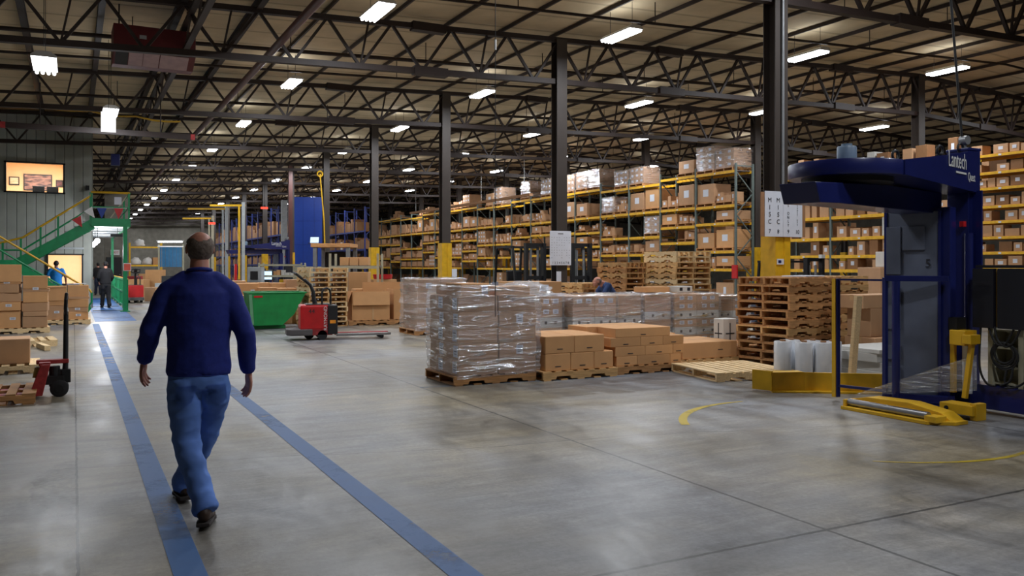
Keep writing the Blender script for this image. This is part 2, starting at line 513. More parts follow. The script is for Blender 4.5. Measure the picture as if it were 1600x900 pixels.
# the lit rooms behind
for k, (w, zf, zc) in enumerate(((W1, 3.2, 5.75), (W2, 0.02, 2.7)), 1):
    bm = bmesh.new()
    x0, x1 = w[0] - 1.3, 0.5
    box(bm, ((x0 + x1) / 2, OY + 4.2, (zf + zc) / 2), (x1 - x0, 0.1, zc - zf))
    box(bm, (x0 - 0.3, OY + 2.2, (zf + zc) / 2), (0.1, 4.0, zc - zf))
    box(bm, (x1 - 0.06, OY + 2.2, (zf + zc) / 2), (0.06, 4.0, zc - zf))
    box(bm, ((x0 + x1) / 2, OY + 2.2, zc + 0.05), (x1 - x0, 4.0, 0.1))
    box(bm, ((x0 + x1) / 2, OY + 2.2, zf - 0.02), (x1 - x0, 4.0, 0.06))
    tag(obj('wall_room', bm, 'officeglow'), ('upper' if k == 1 else 'lower') + ' office room with warm tan walls', 'wall', kind='structure')
    ld = bpy.data.lights.new('office_light', 'AREA'); ld.energy = (190, 120)[k - 1]; ld.color = (1.0, 0.95, 0.86); ld.size = 1.2
    lo = bpy.data.objects.new('office_light', ld); C.objects.link(lo); lo.location = ((w[0] + w[1]) / 2 + 0.1, OY + 2.0, zc - 0.1)
    fr = bmesh.new(); t = 0.05
    x0, x1, z0, z1 = w
    box(fr, ((x0 + x1) / 2, OY, z1 - t / 2), (x1 - x0 + t, 0.16, t)); box(fr, ((x0 + x1) / 2, OY, z0 + t / 2), (x1 - x0 + t, 0.16, t))
    box(fr, (x0 + t / 2, OY, (z0 + z1) / 2), (t, 0.16, z1 - z0)); box(fr, (x1 - t / 2, OY, (z0 + z1) / 2), (t, 0.16, z1 - z0))
    wo = obj('window_%d' % k, fr, 'black')
    tag(wo, ('upper' if k == 1 else 'lower') + ' office window in a black frame, lit from inside', 'window', kind='structure')
    gm, gnt, gb = base_mat('window_glass')
    gb.inputs['Alpha'].default_value = 0.12; gb.inputs['Roughness'].default_value = 0.05; gb.inputs['Base Color'].default_value = (0.6, 0.65, 0.7, 1)
    boxo('window_pane', ((x0 + x1) / 2, OY + 0.05, (z0 + z1) / 2), (x1 - x0, 0.008, z1 - z0), gm, wo)
# things seen through the office windows
def picture(x, y, z, w, h, cols, label):
    t = thing('framed_picture', label, 'picture', (x, y, z))
    bm = bmesh.new(); box(bm, (0, 0, 0), (w, 0.03, h)); obj('frame', bm, 'black', t)
    m, nt, b = base_mat('picture_print')
    tc = node(nt, 'ShaderNodeTexCoord'); nz = node(nt, 'ShaderNodeTexNoise'); nz.inputs['Scale'].default_value = 3
    mp = node(nt, 'ShaderNodeMapping'); mp.inputs['Scale'].default_value = (1, 1, 5); link(nt, tc.outputs['Object'], mp.inputs[0]); link(nt, mp.outputs[0], nz.inputs[0])
    cr = node(nt, 'ShaderNodeValToRGB'); cr.color_ramp.elements[0].color = (*lin(cols[0]), 1); cr.color_ramp.elements[1].color = (*lin(cols[1]), 1)
    cr.color_ramp.elements[0].position = 0.4; cr.color_ramp.elements[1].position = 0.6
    link(nt, nz.outputs[0], cr.inputs[0]); link(nt, cr.outputs[0], b.inputs['Base Color'])
    boxo('print', (0, -0.02, 0), (w - 0.08, 0.01, h - 0.08), m, t)
picture(-1.27, OY + 4.12, 4.88, 1.0, 0.66, ((60, 48, 60), (170, 130, 120)), 'wide framed landscape picture on the upper office wall')
picture(-2.09, OY + 4.12, 4.91, 0.36, 0.33, ((226, 216, 190), (206, 190, 160)), 'small pale framed certificate on the upper office wall')
picture(-0.51, OY + 4.12, 4.87, 0.26, 0.28, ((50, 40, 50), (120, 60, 70)), 'small dark framed picture on the upper office wall')
for x, lab in ((-1.13, 'dark monitor behind the upper office window, under the landscape picture'), (-0.68, 'dark monitor behind the upper office window, beside the small dark picture')):
    t = thing('monitor', lab, 'monitor', (x, OY + .5, 4.12))
    boxo('screen', (0, 0, 0.2), (0.38, 0.04, 0.24), 'black', t, 0.01)
    bm = bmesh.new(); cyl(bm, (0, 0, 0), (0, 0, 0.1), 0.03); box(bm, (0, 0, 0.01), (0.2, 0.15, 0.02)); obj('stand', bm, 'black', t)
t = thing('desk', 'office desk holding two monitors behind the upper window', 'desk', (-1.0, OY + .5, 3.305))
boxo('desk_top', (0, 0, 0.79), (1.8, 0.6, 0.04), 'cardboard', t)
for sx in (-0.85, 0.85): boxo('side_panel', (sx, 0, 0.385), (0.04, 0.55, 0.77), 'cardboard', t)
# block wall and door at the end of the walkway
tag(boxo('wall_block', (2.35, 57.2, 3.3), (1.35, 0.3, 6.6), 'block'), 'grey block wall at the end of the green walkway', 'wall', kind='structure')
d = tag(boxo('door_1', (2.2, 57.03, 1.03), (0.85, 0.06, 2.06), 'black', bevel=0.01), 'dark door in the grey block wall', 'door', kind='structure')
bm = bmesh.new(); cyl(bm, (2.52, 57.0, 1.0), (2.52, 56.93, 1.0), 0.03); obj('door_handle', bm, 'grey', d)
t = thing('exit_sign', 'red and white sign above the dark door', 'sign', (2.25, 57.02, 2.35))
boxo('board', (0, 0, 0), (0.5, 0.03, 0.32), 'white', t); text('lettering', 'EXIT', 0.2, 'red', t, (0, -0.02, 0), (PI / 2, 0, 0))

# trusses
def truss_parts():
    m, parts = M_['steel'], []
    xs = [XL + 0.3] + [x for x in (0.0, 11.2, RIDGE, 36.4)] + [XR - 0.3]
    for nm, zf, w, h in (('top_chord', z_top, 0.15, 0.12), ('bottom_chord', z_bot, 0.15, 0.13)):
        bm = bmesh.new()
        for a, b in zip(xs, xs[1:]):
            bar(bm, (a - 0.02, 0, zf(a)), (b + 0.02, 0, zf(b)), w, h)
        parts.append((nm, to_mesh(nm, bm, m)))
    bm = bmesh.new()
    p = 1.524
    x = 11.2 - p * 12
    i = 0
    while x < XR - 1.2:
        if x > XL + 0.2:
            bar(bm, (x, 0, z_top(x)), (x + p / 2, 0, z_bot(x + p / 2)), 0.075, 0.06)
            bar(bm, (x + p / 2, 0, z_bot(x + p / 2)), (x + p, 0, z_top(x + p)), 0.075, 0.06)
            if i % 2 == 0:
                bar(bm, (x + p / 2, 0, z_bot(x + p / 2)), (x + p / 2 + 0.2, 0, z_top(x + p / 2) - 0.02), 0.045, 0.04)
        x += p; i += 1
    parts.append(('web', to_mesh('web', bm, m)))
    bm = bmesh.new(); box(bm, (0, 0, 0), (0.85, 0.24, 0.2))
    sp = to_mesh('splice_plate', bm, m)
    return parts, sp
tp, splice = truss_parts()
for k, y in enumerate(TR):
    t = thing('roof_truss', 'brown steel roof truss, %s from the viewpoint' % ORD[k], 'truss', (0, y, 0), kind='structure')
    for nm, me in tp: put(nm, me, t)
    for x in (7.6, 14.8, 21.6, 28.8):
        put('splice_plate', splice, t, (x, 0, z_bot(x)))
        put('splice_plate', splice, t, (x - 0.05, 0, z_top(x) - 0.02))
# purlins along the hall
thick = bmesh.new()
box(thick, (0, (YB + YE) / 2, -0.115), (0.03, YE - YB - 0.4, 0.22)); box(thick, (0, (YB + YE) / 2, -0.225), (0.13, YE - YB - 0.4, 0.02)); box(thick, (0, (YB + YE) / 2, -0.01), (0.13, YE - YB - 0.4, 0.02))
thick = to_mesh('purlin', thick, M_['steel'])
thin = bmesh.new(); box(thin, (0, (YB + YE) / 2, -0.05), (0.045, YE - YB - 0.4, 0.09)); thin = to_mesh('purlin', thin, M_['steel'])
x = 11.2 - 1.524 * 12
k = 0
while x < XR - 0.3:
    o = put('purlin', thick if x < 4.5 else thin, None, (x, 0, z_deck(x) - 0.005))
    tag(o, ('deep' if x < 4.5 else 'slender') + ' brown purlin under the roof deck', 'purlin', ('deep' if x < 4.5 else 'slender') + ' purlins under the deck', 'structure')
    x += 1.524; k += 1
# pipes under the roof
for k, y in enumerate(TR[:-1] + [TR[0] - BAY]):
    for j, dy in enumerate((2.3, 4.6)):
        bm = bmesh.new()
        tube(bm, [(x, 0, z_deck(x) - 0.5) for x in (XL + 0.3, 0, 8, 16, RIDGE, 36, XR - 0.4)], 0.035 if j else 0.05, 8)
        o = obj('sprinkler_pipe', bm, 'steel', loc=(0, y + dy, 0), smooth=True)
        tag(o, 'brown sprinkler pipe hung below the deck between trusses', 'pipe', 'sprinkler pipes below the deck', 'structure')
        for q in range(14):
            x = -6 + 3.6 * q
            bm = bmesh.new(); cyl(bm, (x, 0, z_deck(x) - 0.5), (x, 0, z_deck(x)), 0.012, n=6); obj('hanger_rod', bm, 'steel', o)
bm = bmesh.new(); tube(bm, [(4.0, YB + 1, 6.42), (4.0, 40, 6.42), (4.0, YE - 1, 6.42)], 0.085, 12)
tag(obj('main_pipe', bm, 'pipe', smooth=True), 'thick rust red main pipe running the length of the hall', 'pipe', kind='structure')
bm = bmesh.new()
for yy in range(0, 100, 1):
    if yy % 2 == 0:
        bar(bm, (2.2, yy, 6.35), (2.2, yy + 1, 6.85), 0.04); bar(bm, (2.2, yy + 1, 6.85), (2.2, yy + 2, 6.35), 0.04)
o = tag(obj('lattice_joist', bm, 'steel'), 'brown lattice joist running along the hall beside the heater', 'joist', kind='structure')
boxo('joist_chord', (2.2, 50, 6.33), (0.12, 104, 0.07), 'steel', o); boxo('joist_chord', (2.2, 50, 6.87), (0.12, 104, 0.07), 'steel', o)

# columns
h = 0.3
prof = [(-h / 2, -h / 2), (h / 2, -h / 2), (h / 2, -h / 2 + 0.02), (0.012, -h / 2 + 0.02), (0.012, h / 2 - 0.02), (h / 2, h / 2 - 0.02), (h / 2, h / 2), (-h / 2, h / 2), (-h / 2, h / 2 - 0.02), (-0.012, h / 2 - 0.02), (-0.012, -h / 2 + 0.02), (-h / 2, -h / 2 + 0.02)]
def column_mesh(x):
    bm = bmesh.new(); prism(bm, prof, z_top(x)); return to_mesh('shaft', bm, M_['column'])
guard_bm = bmesh.new()
for s in (-1, 1):
    box(guard_bm, (s * 0.165, 0, 1.155), (0.03, 0.36, 2.31)); box(guard_bm, (s * 0.1, -0.175, 1.155), (0.15, 0.025, 2.31))
box(guard_bm, (0, -0.165, 1.155), (0.1, 0.02, 2.31))
guard_me = to_mesh('guard', guard_bm, M_['yellow'])
plate_bm = bmesh.new(); box(plate_bm, (0, 0, 0.012), (0.36, 0.36, 0.024)); plate_me = to_mesh('base_plate', plate_bm, M_['column'])
NAMES = {0: 'beside the wrapping machine, with the bay sign', 1: 'behind the wrapped loads, with the paper grid sign', 2: 'behind the tall wrapped load, yellow guarded', 3: 'beside the scrap cartons, yellow guarded', 4: 'in front of the tall blue cabinet'}
for row, X in (('middle', 11.2), ('ridge', RIDGE), ('outer', 39.2)):
    me = column_mesh(X)
    for k, y in enumerate(TR[:11]):
        lab = ('dark steel column ' + NAMES[k]) if row == 'middle' and k in NAMES else 'dark steel column, %s of the %s row' % (ORD[k], row)
        t = thing('steel_column', lab, 'column', (X, y, 0), group='steel columns of the hall', kind='thing')
        put('shaft', me, t); put('base_plate', plate_me, t)
        if not (row == 'middle' and k in (1, 4)): put('guard', guard_me, t)

# ------------------------------------------------------------------ lamps
hb = bmesh.new()
prism(hb, [(-0.19, 0.0), (0.19, 0.0), (0.19, 0.03), (0.1, 0.09), (-0.1, 0.09), (-0.19, 0.03)], 1.24, Matrix.Translation((0, 0.62, 0)) @ Matrix.Rotation(PI / 2, 4, 'X'))
house_me = to_mesh('housing', hb, M_['white'])
tb = bmesh.new(); cyl(tb, (0, -0.6, 0), (0, 0.6, 0), 0.028, n=10); tube_me = to_mesh('tube', tb, M_['tube'])
hw = bmesh.new(); cyl(hw, (0, 0, 0.09), (0, 0, 1.0), 0.006, n=6); wire_me = to_mesh('hanger_wire', hw, M_['black'])
lamp_d = bpy.data.lights.new('high_bay', 'AREA'); lamp_d.shape = 'RECTANGLE'; lamp_d.size = 0.34; lamp_d.size_y = 1.18
lamp_d.energy = LAMP_W; lamp_d.color = LAMP_COL
up_d = bpy.data.lights.new('high_bay_deck_fill', 'AREA'); up_d.shape = 'RECTANGLE'; up_d.size = 0.3; up_d.size_y = 1.18  # added upward fill for the deck; the housing itself has no slots
up_d.energy = LAMP_UP; up_d.color = LAMP_COL
def lamp(x, y, z, label, group, far=False, wire=None):
    t = thing('high_bay_lamp', label, 'lamp', (x, y, z), group=group)
    put('housing', house_me, t)
    for q in range(4): put('tube', tube_me, t, (-0.135 + 0.09 * q, 0, -0.03))
    zz = z_deck(x) - z
    for s in (-0.45, 0.45):
        w = put('hanger_wire', wire_me, t, (0, s, 0)); w.scale = (1, 1, zz)
    for dd, nm, rot, oz in ((lamp_d, 'light', 0, -0.065), (up_d, 'deck_fill_light', PI, 0.1)):
        l = bpy.data.objects.new(nm, dd); C.objects.link(l); l.parent = t; l.location = (0, 0, oz); l.rotation_euler = (rot, 0, 0)
    return t
ROWS = ((5.48, 6.72, 'over the blue walkway', 12), (11.46, 6.99, 'beside the main column row', 12), (17.5, 7.2, 'over the stacked goods', 9), (23.3, 7.42, 'along the rack face', 7), (29.4, 7.26, 'behind the rack face', 6))
for x, z, where, n in ROWS:
    for k in range(-1, n):
        y = 16.5 + BAY * k
        if k < 0 and x > 12: continue
        lamp(x, y, z, 'lit high-bay lamp, %s in the row %s' % (ORD[k + 1], where), 'high-bay lamps ' + where)
for k in (-2, -1):
    for x, z, where, n in ROWS[:2]:
        if k == -2: lamp(x, 16.5 + BAY * k, z, 'lit high-bay lamp overhead in the row %s' % where, 'high-bay lamps ' + where)
lamp(-0.44, 16.55, 5.0, 'lit high-bay lamp hung low near the red unit heater', None)
lamp(0.85, 24.4, 5.55, 'lit lamp hung in front of the ribbed office wall', None)
t = thing('lit_sign', 'white glowing panel hung under the lamp before the office wall', 'sign', (0.78, 23.6, 4.95))
boxo('panel', (0, 0, 0.22), (0.34, 0.03, 0.5), emit_mat('lit_panel', (1, 0.98, 0.95), 1.5), t)
bm = bmesh.new(); cyl(bm, (0, 0, 0.46), (0, 0, 2.3), 0.006, n=6); obj('wire', bm, 'black', t)

# ------------------------------------------------------------------ painted floor
def strip_mesh(name, pts, w, m, z=0.003):
    bm = bmesh.new()
    P = [Vector((p[0], p[1], z)) for p in pts]
    L = []
    for i, p in enumerate(P):
        t = (P[min(i + 1, len(P) - 1)] - P[max(i - 1, 0)]).normalized()
        nrm = Vector((-t.y, t.x, 0))
        ww = w[i] if isinstance(w, list) else w
        L.append((bm.verts.new(p + nrm * ww / 2), bm.verts.new(p - nrm * ww / 2)))
    for a, b in zip(L, L[1:]): bm.faces.new((a[1], b[1], b[0], a[0]))
    return obj(name, bm, m)
o = strip_mesh('floor_marking', [(0.52, y) for y in range(-2, 26, 1)], 0.155, 'blueline'); tag(o, 'worn blue line on the floor, left edge of the walkway', 'floor line', kind='structure')
o = strip_mesh('floor_marking', [(1.74, y) for y in range(-2, 15, 1)], 0.155, 'blueline'); tag(o, 'worn blue line on the floor, right edge of the walkway', 'floor line', kind='structure')
bm = bmesh.new(); box(bm, (1.05, 35.5, 0.001), (1.05, 19.0, 0.006)); tag(obj('floor_marking', bm, 'bluepatch'), 'blue painted walkway floor under the green platform', 'floor paint', kind='structure')
bm = bmesh.new(); box(bm, (0.33, 28.0, 0.001), (0.28, 4.6, 0.004)); tag(obj('floor_marking', bm, 'concretepaint'), 'tan painted strip beside the blue walkway floor', 'floor paint', kind='structure')
CX, CY, CR = 6.66, 5.78, 1.56
for a0, a1, w0, lab in ((86, 152, 0.085, 'yellow arc on the floor before the yellow floor guide'), (228, 300, 0.05, 'faint yellow arc on the open floor before the wrapping machine')):
    pts = [(CX + CR * math.cos(math.radians(a)), CY + CR * math.sin(math.radians(a))) for a in range(a0, a1 + 1, 3)]
    n = len(pts)
    o = strip_mesh('floor_marking', pts, [w0 * min(1, 0.35 + 1.4 * (i / n)) for i in range(n)], 'yellowline'); tag(o, lab, 'floor line', kind='structure')
o = strip_mesh('floor_marking', [(3.9, 10.05), (7.0, 9.75)], 0.05, paint_mat('faint_blue_paint', (110, 140, 170), 0.4)); tag(o, 'faint blue line in front of the wrapped loads', 'floor line', kind='structure')

# ------------------------------------------------------------------ pallets and cartons
PW, PD, PH = 1.2, 1.0, 0.124
def pallet_meshes(L=PW, D=PD, slats=7):
    """stringers run along x; deck boards run along y"""
    out = []
    def stringer():
        bm = bmesh.new()
        n = L / 2
        poly = [(-n, 0.017), (-n * .67, 0.017), (-n * .64, 0.055), (-n * .29, 0.055), (-n * .26, 0.017), (n * .26, 0.017), (n * .29, 0.055), (n * .64, 0.055), (n * .67, 0.017), (n, 0.017), (n, PH - 0.017), (-n, PH - 0.017)]
        prism(bm, poly, 0.038, Matrix.Translation((0, 0.019, 0)) @ Matrix.Rotation(PI / 2, 4, 'X'))
        return to_mesh('stringer', bm, M_['wood'])
    st = stringer()
    for y in (-D / 2 + 0.019, 0, D / 2 - 0.019): out.append(('stringer', st, (0, y, 0)))
    r = random.Random(3)
    bm = bmesh.new()
    for i in range(slats):
        w = 0.135 if i in (0, slats - 1) else 0.095
        x = -L / 2 + 0.068 + (L - 0.136) * i / (slats - 1)
        box(bm, (x + r.uniform(-.006, .006), r.uniform(-.005, .005), PH - 0.0085), (w, D, 0.017))
    out.append(('deck_boards', to_mesh('deck_boards', bm, M_['wood']), (0, 0, 0)))
    bm = bmesh.new()
    for i in (0, 1, 2, 3, 4):
        x = -L / 2 + 0.07 + (L - 0.14) * i / 4
        box(bm, (x, 0, 0.0085), (0.11, D, 0.017))
    out.append(('bottom_boards', to_mesh('bottom_boards', bm, M_['wood']), (0, 0, 0)))
    return out
PAL = pallet_meshes()
PALBIG = pallet_meshes(1.22, 1.22, 9)
def remat(parts, m):
    r = []
    cache = {}
    for nm, me, l in parts:
        if me.name not in cache:
            c = me.copy(); c.materials.clear(); c.materials.append(M_[m]); cache[me.name] = c
        r.append((nm, cache[me.name], l))
    return r
PALD = remat(PAL, 'woodd')
PALL = remat(PAL, 'woodl')
def pallet(x, y, z, rz, label, group=None, parts=None):
    t = thing('wooden_pallet', label, 'pallet', (x, y, z), rz, group)
    for nm, me, l in (parts or PAL): put(nm, me, t, l)
    return t
# a pallet too small in view to show its parts: one mesh
pb = bmesh.new()
for nm, me, l in PAL:
    tmp = bmesh.new(); tmp.from_mesh(me); bmesh.ops.translate(tmp, verts=tmp.verts, vec=l); tmp.to_mesh(me2 := bpy.data.meshes.new('t')); tmp.free(); pb.from_mesh(me2); bpy.data.meshes.remove(me2)
PAL_ONE = to_mesh('wooden_pallet', pb, M_['woodd'])

BOX_ME = {}
def carton_mesh(dx, dy, dz, m='carton'):
    k = (round(dx, 3), round(dy, 3), round(dz, 3), m)
    if k not in BOX_ME:
        bm = bmesh.new()
        box(bm, (0, 0, dz / 2), (dx, dy, dz))
        BOX_ME[k] = to_mesh('carton', bm, M_[m], bevel=min(0.008, 0.04 * min(dx, dy, dz)), seg=1)
    return BOX_ME[k]
def carton(x, y, z, dx, dy, dz, rz, label, group=None, m='carton', tape=None, stick=None, mark=None, name='carton'):
    """tape: 'x' / 'y' = direction of the closing tape; stick / mark: list of (side, u, v, w, h) white stickers / printed marks;
    side one of -x +x -y +y, u along the face and v up, from its middle"""
    o = put(name, carton_mesh(dx, dy, dz, m), None, (x, y, z), rz)
    tag(o, label, 'box', group)
    if tape:
        bm = bmesh.new()
        w = 0.055
        if tape == 'x':
            box(bm, (0, 0, dz + 0.0006), (dx + 0.002, w, 0.0015))
            for s in (-1, 1): box(bm, (s * (dx / 2 + 0.0006), 0, dz - 0.04), (0.0015, w, 0.08))
        else:
            box(bm, (0, 0, dz + 0.0006), (w, dy + 0.002, 0.0015))
            for s in (-1, 1): box(bm, (0, s * (dy / 2 + 0.0006), dz - 0.04), (w, 0.0015, 0.08))
        obj('tape', bm, 'tape', o)
    for lst, nm, mm in ((stick, 'sticker', 'paper'), (mark, 'printed_mark', 'ink')):
        for side, u, v, w, h in (lst or ()):
            bm = bmesh.new()
            e = 0.0012
            if side[1] == 'x':
                s = 1 if side[0] == '+' else -1
                box(bm, (s * (dx / 2 + e), u, dz / 2 + v), (0.002, w, h))
            else:
                s = 1 if side[0] == '+' else -1
                box(bm, (u, s * (dy / 2 + e), dz / 2 + v), (w, 0.002, h))
            so = obj(nm, bm, mm, o)
            if nm == 'sticker' and w > 0.05:
                bm = bmesh.new()
                for q in range(3):
                    zz = dz / 2 + v + h * (0.22 - 0.22 * q)
                    if side[1] == 'x': box(bm, (s * (dx / 2 + 2 * e + 0.0006), u, zz), (0.0008, w * 0.6, h * 0.07))
                    else: box(bm, (u, s * (dy / 2 + 2 * e + 0.0006), zz), (w * 0.6, 0.0008, h * 0.07))
                obj('printed_lines', bm, 'ink', so)
    return o

def film_mesh(name, foot, z0, z1, m='film', seed=1, jit=0.012, top=0.25, bulge=0.0, taper=None):
    """stretch film round a load: foot = (x0, x1, y0, y1) or a function of z giving one; folds in horizontal bands"""
    r = random.Random(seed)
    bm = bmesh.new()
    nz = max(6, int((z1 - z0) / 0.05))
    per = 14
    rings = []
    for i in range(nz + 1):
        f = i / nz
        z = z0 + (z1 - z0) * f
        x0, x1, y0, y1 = foot(z) if callable(foot) else foot
        o = 0.014 + jit * r.random() * (1.6 if r.random() < 0.25 else 0.7)
        ring = []
        pts = []
        for a, b in (((x0, y0), (x1, y0)), ((x1, y0), (x1, y1)), ((x1, y1), (x0, y1)), ((x0, y1), (x0, y0))):
            for q in range(per):
                t = q / per
                pts.append((a[0] + (b[0] - a[0]) * t, a[1] + (b[1] - a[1]) * t))
        cx, cy = (x0 + x1) / 2, (y0 + y1) / 2
        for px, py in pts:
            nx = 0 if abs(px - x0) > 1e-4 and abs(px - x1) > 1e-4 else (1 if px > cx else -1)
            ny = 0 if abs(py - y0) > 1e-4 and abs(py - y1) > 1e-4 else (1 if py > cy else -1)
            n1 = noise.noise(Vector((px * 3 + seed, py * 3, z * 9))) * jit * 1.5
            ring.append(bm.verts.new((px + nx * (o + abs(n1)), py + ny * (o + abs(n1)), z + 0.02 * noise.noise(Vector((px * 4, py * 4, z * 5 + seed))))))
        rings.append(ring)
    n = per * 4
    for A, B in zip(rings, rings[1:]):
        for j in range(n): bm.faces.new((A[j], A[(j + 1) % n], B[(j + 1) % n], B[j]))
    if top:
        cx = sum(v.co.x for v in rings[-1]) / n; cy = sum(v.co.y for v in rings[-1]) / n
        prev = rings[-1]
        for s, dz in ((1 - top * 0.4, 0.012), (1 - top, 0.004)):
            cur = [bm.verts.new((cx + (v.co.x - cx) * s, cy + (v.co.y - cy) * s, z1 + dz + 0.02 * r.random())) for v in rings[-1]]
            for j in range(n): bm.faces.new((prev[j], prev[(j + 1) % n], cur[(j + 1) % n], cur[j]))
            prev = cur
    return to_mesh(name, bm, M_[m], smooth=True)
def wrap(foot, z0, z1, label, group=None, m='film', seed=1, jit=0.012, top=0.25):
    o = put('stretch_wrap', film_mesh('stretch_wrap', foot, z0, z1, m, seed, jit, top))
    return tag(o, label, 'plastic wrap', group)

POS = ('near left', 'near right', 'far left', 'far right')
LAY = ('bottom', 'second', 'third', 'fourth', 'fifth', 'sixth', 'seventh')
def place(name):  # which carton of a 2 x 2 layer
    return name

# --- the big wrapped load in front
ax, ay = 4.33, 9.93
pallet(ax + 0.6, ay + 0.52, 0, 0, 'worn wooden pallet under the tall wrapped load nearest the walkway', parts=PALD)
hz = 0.205
bw, bd = 0.56, 0.49
for L in range(5):
    for i in range(2):
        for j in range(2):
            st = []
            if i == 0:
                st = [('-x', -0.13 if j == 0 else -0.15, 0.0, 0.14, 0.15)]
            if (i, j) == (1, 0) and L in (1, 3): st = [('-y', 0.02, 0.0, 0.1, 0.12)]
            carton(ax + 0.06 + bw / 2 + i * (bw + 0.02) + (0.012 if L % 2 else 0), ay + 0.03 + bd / 2 + j * (bd + 0.004), PH + L * (hz + 0.002), bw, bd, hz, 0,
                   'brown carton under film, %s layer, %s of the tall load nearest the walkway' % (LAY[L], POS[i + 2 * j]), 'cartons of the tall wrapped load', 'carton2', 'x', st)
z6 = PH + 5 * (hz + 0.002)
carton(ax + 0.30, ay + 0.27, z6, 0.42, 0.44, 0.16, 0.05, 'brown carton topping the tall wrapped load at its near corner', None, 'carton', 'x', [('-y', 0.14, 0.0, 0.09, 0.12)])
carton(ax + 0.86, ay + 0.27, z6, 0.52, 0.45, 0.115, -0.02, 'flat brown carton topping the tall wrapped load toward the brown stacks', None, 'carton', 'y')
carton(ax + 0.5, ay + 0.78, z6, 0.7, 0.42, 0.12, 0.0, 'flat brown carton at the back on top of the tall wrapped load', None, 'carton', 'y')
def footA(z):
    g = 0.0 if z < 0.8 else 0.0
    return (ax + 0.055 + (0.0 if z < z6 else 0.02), ax + 1.222 - (0.0 if z < z6 else 0.04), ay + 0.025, ay + 1.02)
wrap(footA, 0.10, z6 + 0.11, 'shiny clear stretch film round the tall load nearest the walkway', None, 'film', 3, 0.02, 0.16)

# --- brown unwrapped stacks
def layers(tag_, x0, y0, spec, z0):
    """spec: list of (height, [(x0, x1, y0, y1), ...]) in the stack's own metres"""
    z = z0
    for L, (h_, rects) in enumerate(spec):
        for q, (a, b, c_, d_) in enumerate(rects):
            mk = [('-y', 0.0, -h_ * 0.25, 0.09, 0.012)] if c_ < 0.1 else None
            carton(x0 + (a + b) / 2, y0 + (c_ + d_) / 2, z, b - a - 0.004, d_ - c_ - 0.004, h_, 0,
                   'plain brown carton, %s layer, %s laid, on %s' % (LAY[L], NTH[q], tag_), 'cartons on ' + tag_, 'carton', None, None, mk)
        z += h_ + 0.001
pallet(6.17, 10.33, 0, 0, 'wooden pallet under the low two layer stack of brown cartons', parts=PAL)
layers('the two layer stack', 5.62, 9.86, [
    (0.235, [(0, .4, 0, .45), (.4, .78, 0, .45), (.78, 1.1, 0, .45), (0, .55, .45, .95), (.55, 1.1, .45, .95)]),
    (0.235, [(0.0, .46, 0, .45), (.46, .95, 0, .45), (0, .5, .45, .95), (.5, 1.0, .45, .95)])], PH)
pallet(7.42, 10.42, 0, 0, 'orange toned pallet under the flat brown carton stack', parts=PALD)
layers('the flat carton stack', 6.82, 9.93, [
    (0.135, [(0, .36, 0, .5), (.36, .95, 0, .5), (.95, 1.15, 0, .5), (0, .6, .5, 1.0), (.6, 1.15, .5, 1.0)]),
    (0.135, [(-.02, .5, 0, .5), (.5, 1.0, 0, .5), (1.0, 1.2, 0, .5), (0, .6, .5, 1.0), (.6, 1.15, .5, 1.0)]),
    (0.13, [(-.1, .42, 0, .5), (.42, .82, 0, .5), (.82, 1.2, 0, .5), (-.1, .6, .5, 1.0)]),
    (0.13, [(-.02, .95, 0, .48), (-.2, .42, .48, 1.0), (.42, .95, .48, 1.0)])], PH)
pallet(8.66, 10.62, 0, 0, 'wooden pallet under the single broad brown carton', parts=PAL)
carton(8.72, 10.62, PH, 1.08, 0.92, 0.25, 0, 'broad low brown carton alone on a pallet behind the empty pallet', None, 'carton', 'x', None, [('-y', 0.2, 0, .1, .012)])
carton(8.1, 10.75, PH + 0.25, 0.42, 0.5, 0.13, 0, 'small brown carton between the flat stack and the broad carton', None, 'carton')
pallet(8.27, 9.2, 0, -0.16, 'empty pale pallet lying flat before the tall pallet pile', parts=remat(PALBIG, 'woodl'))

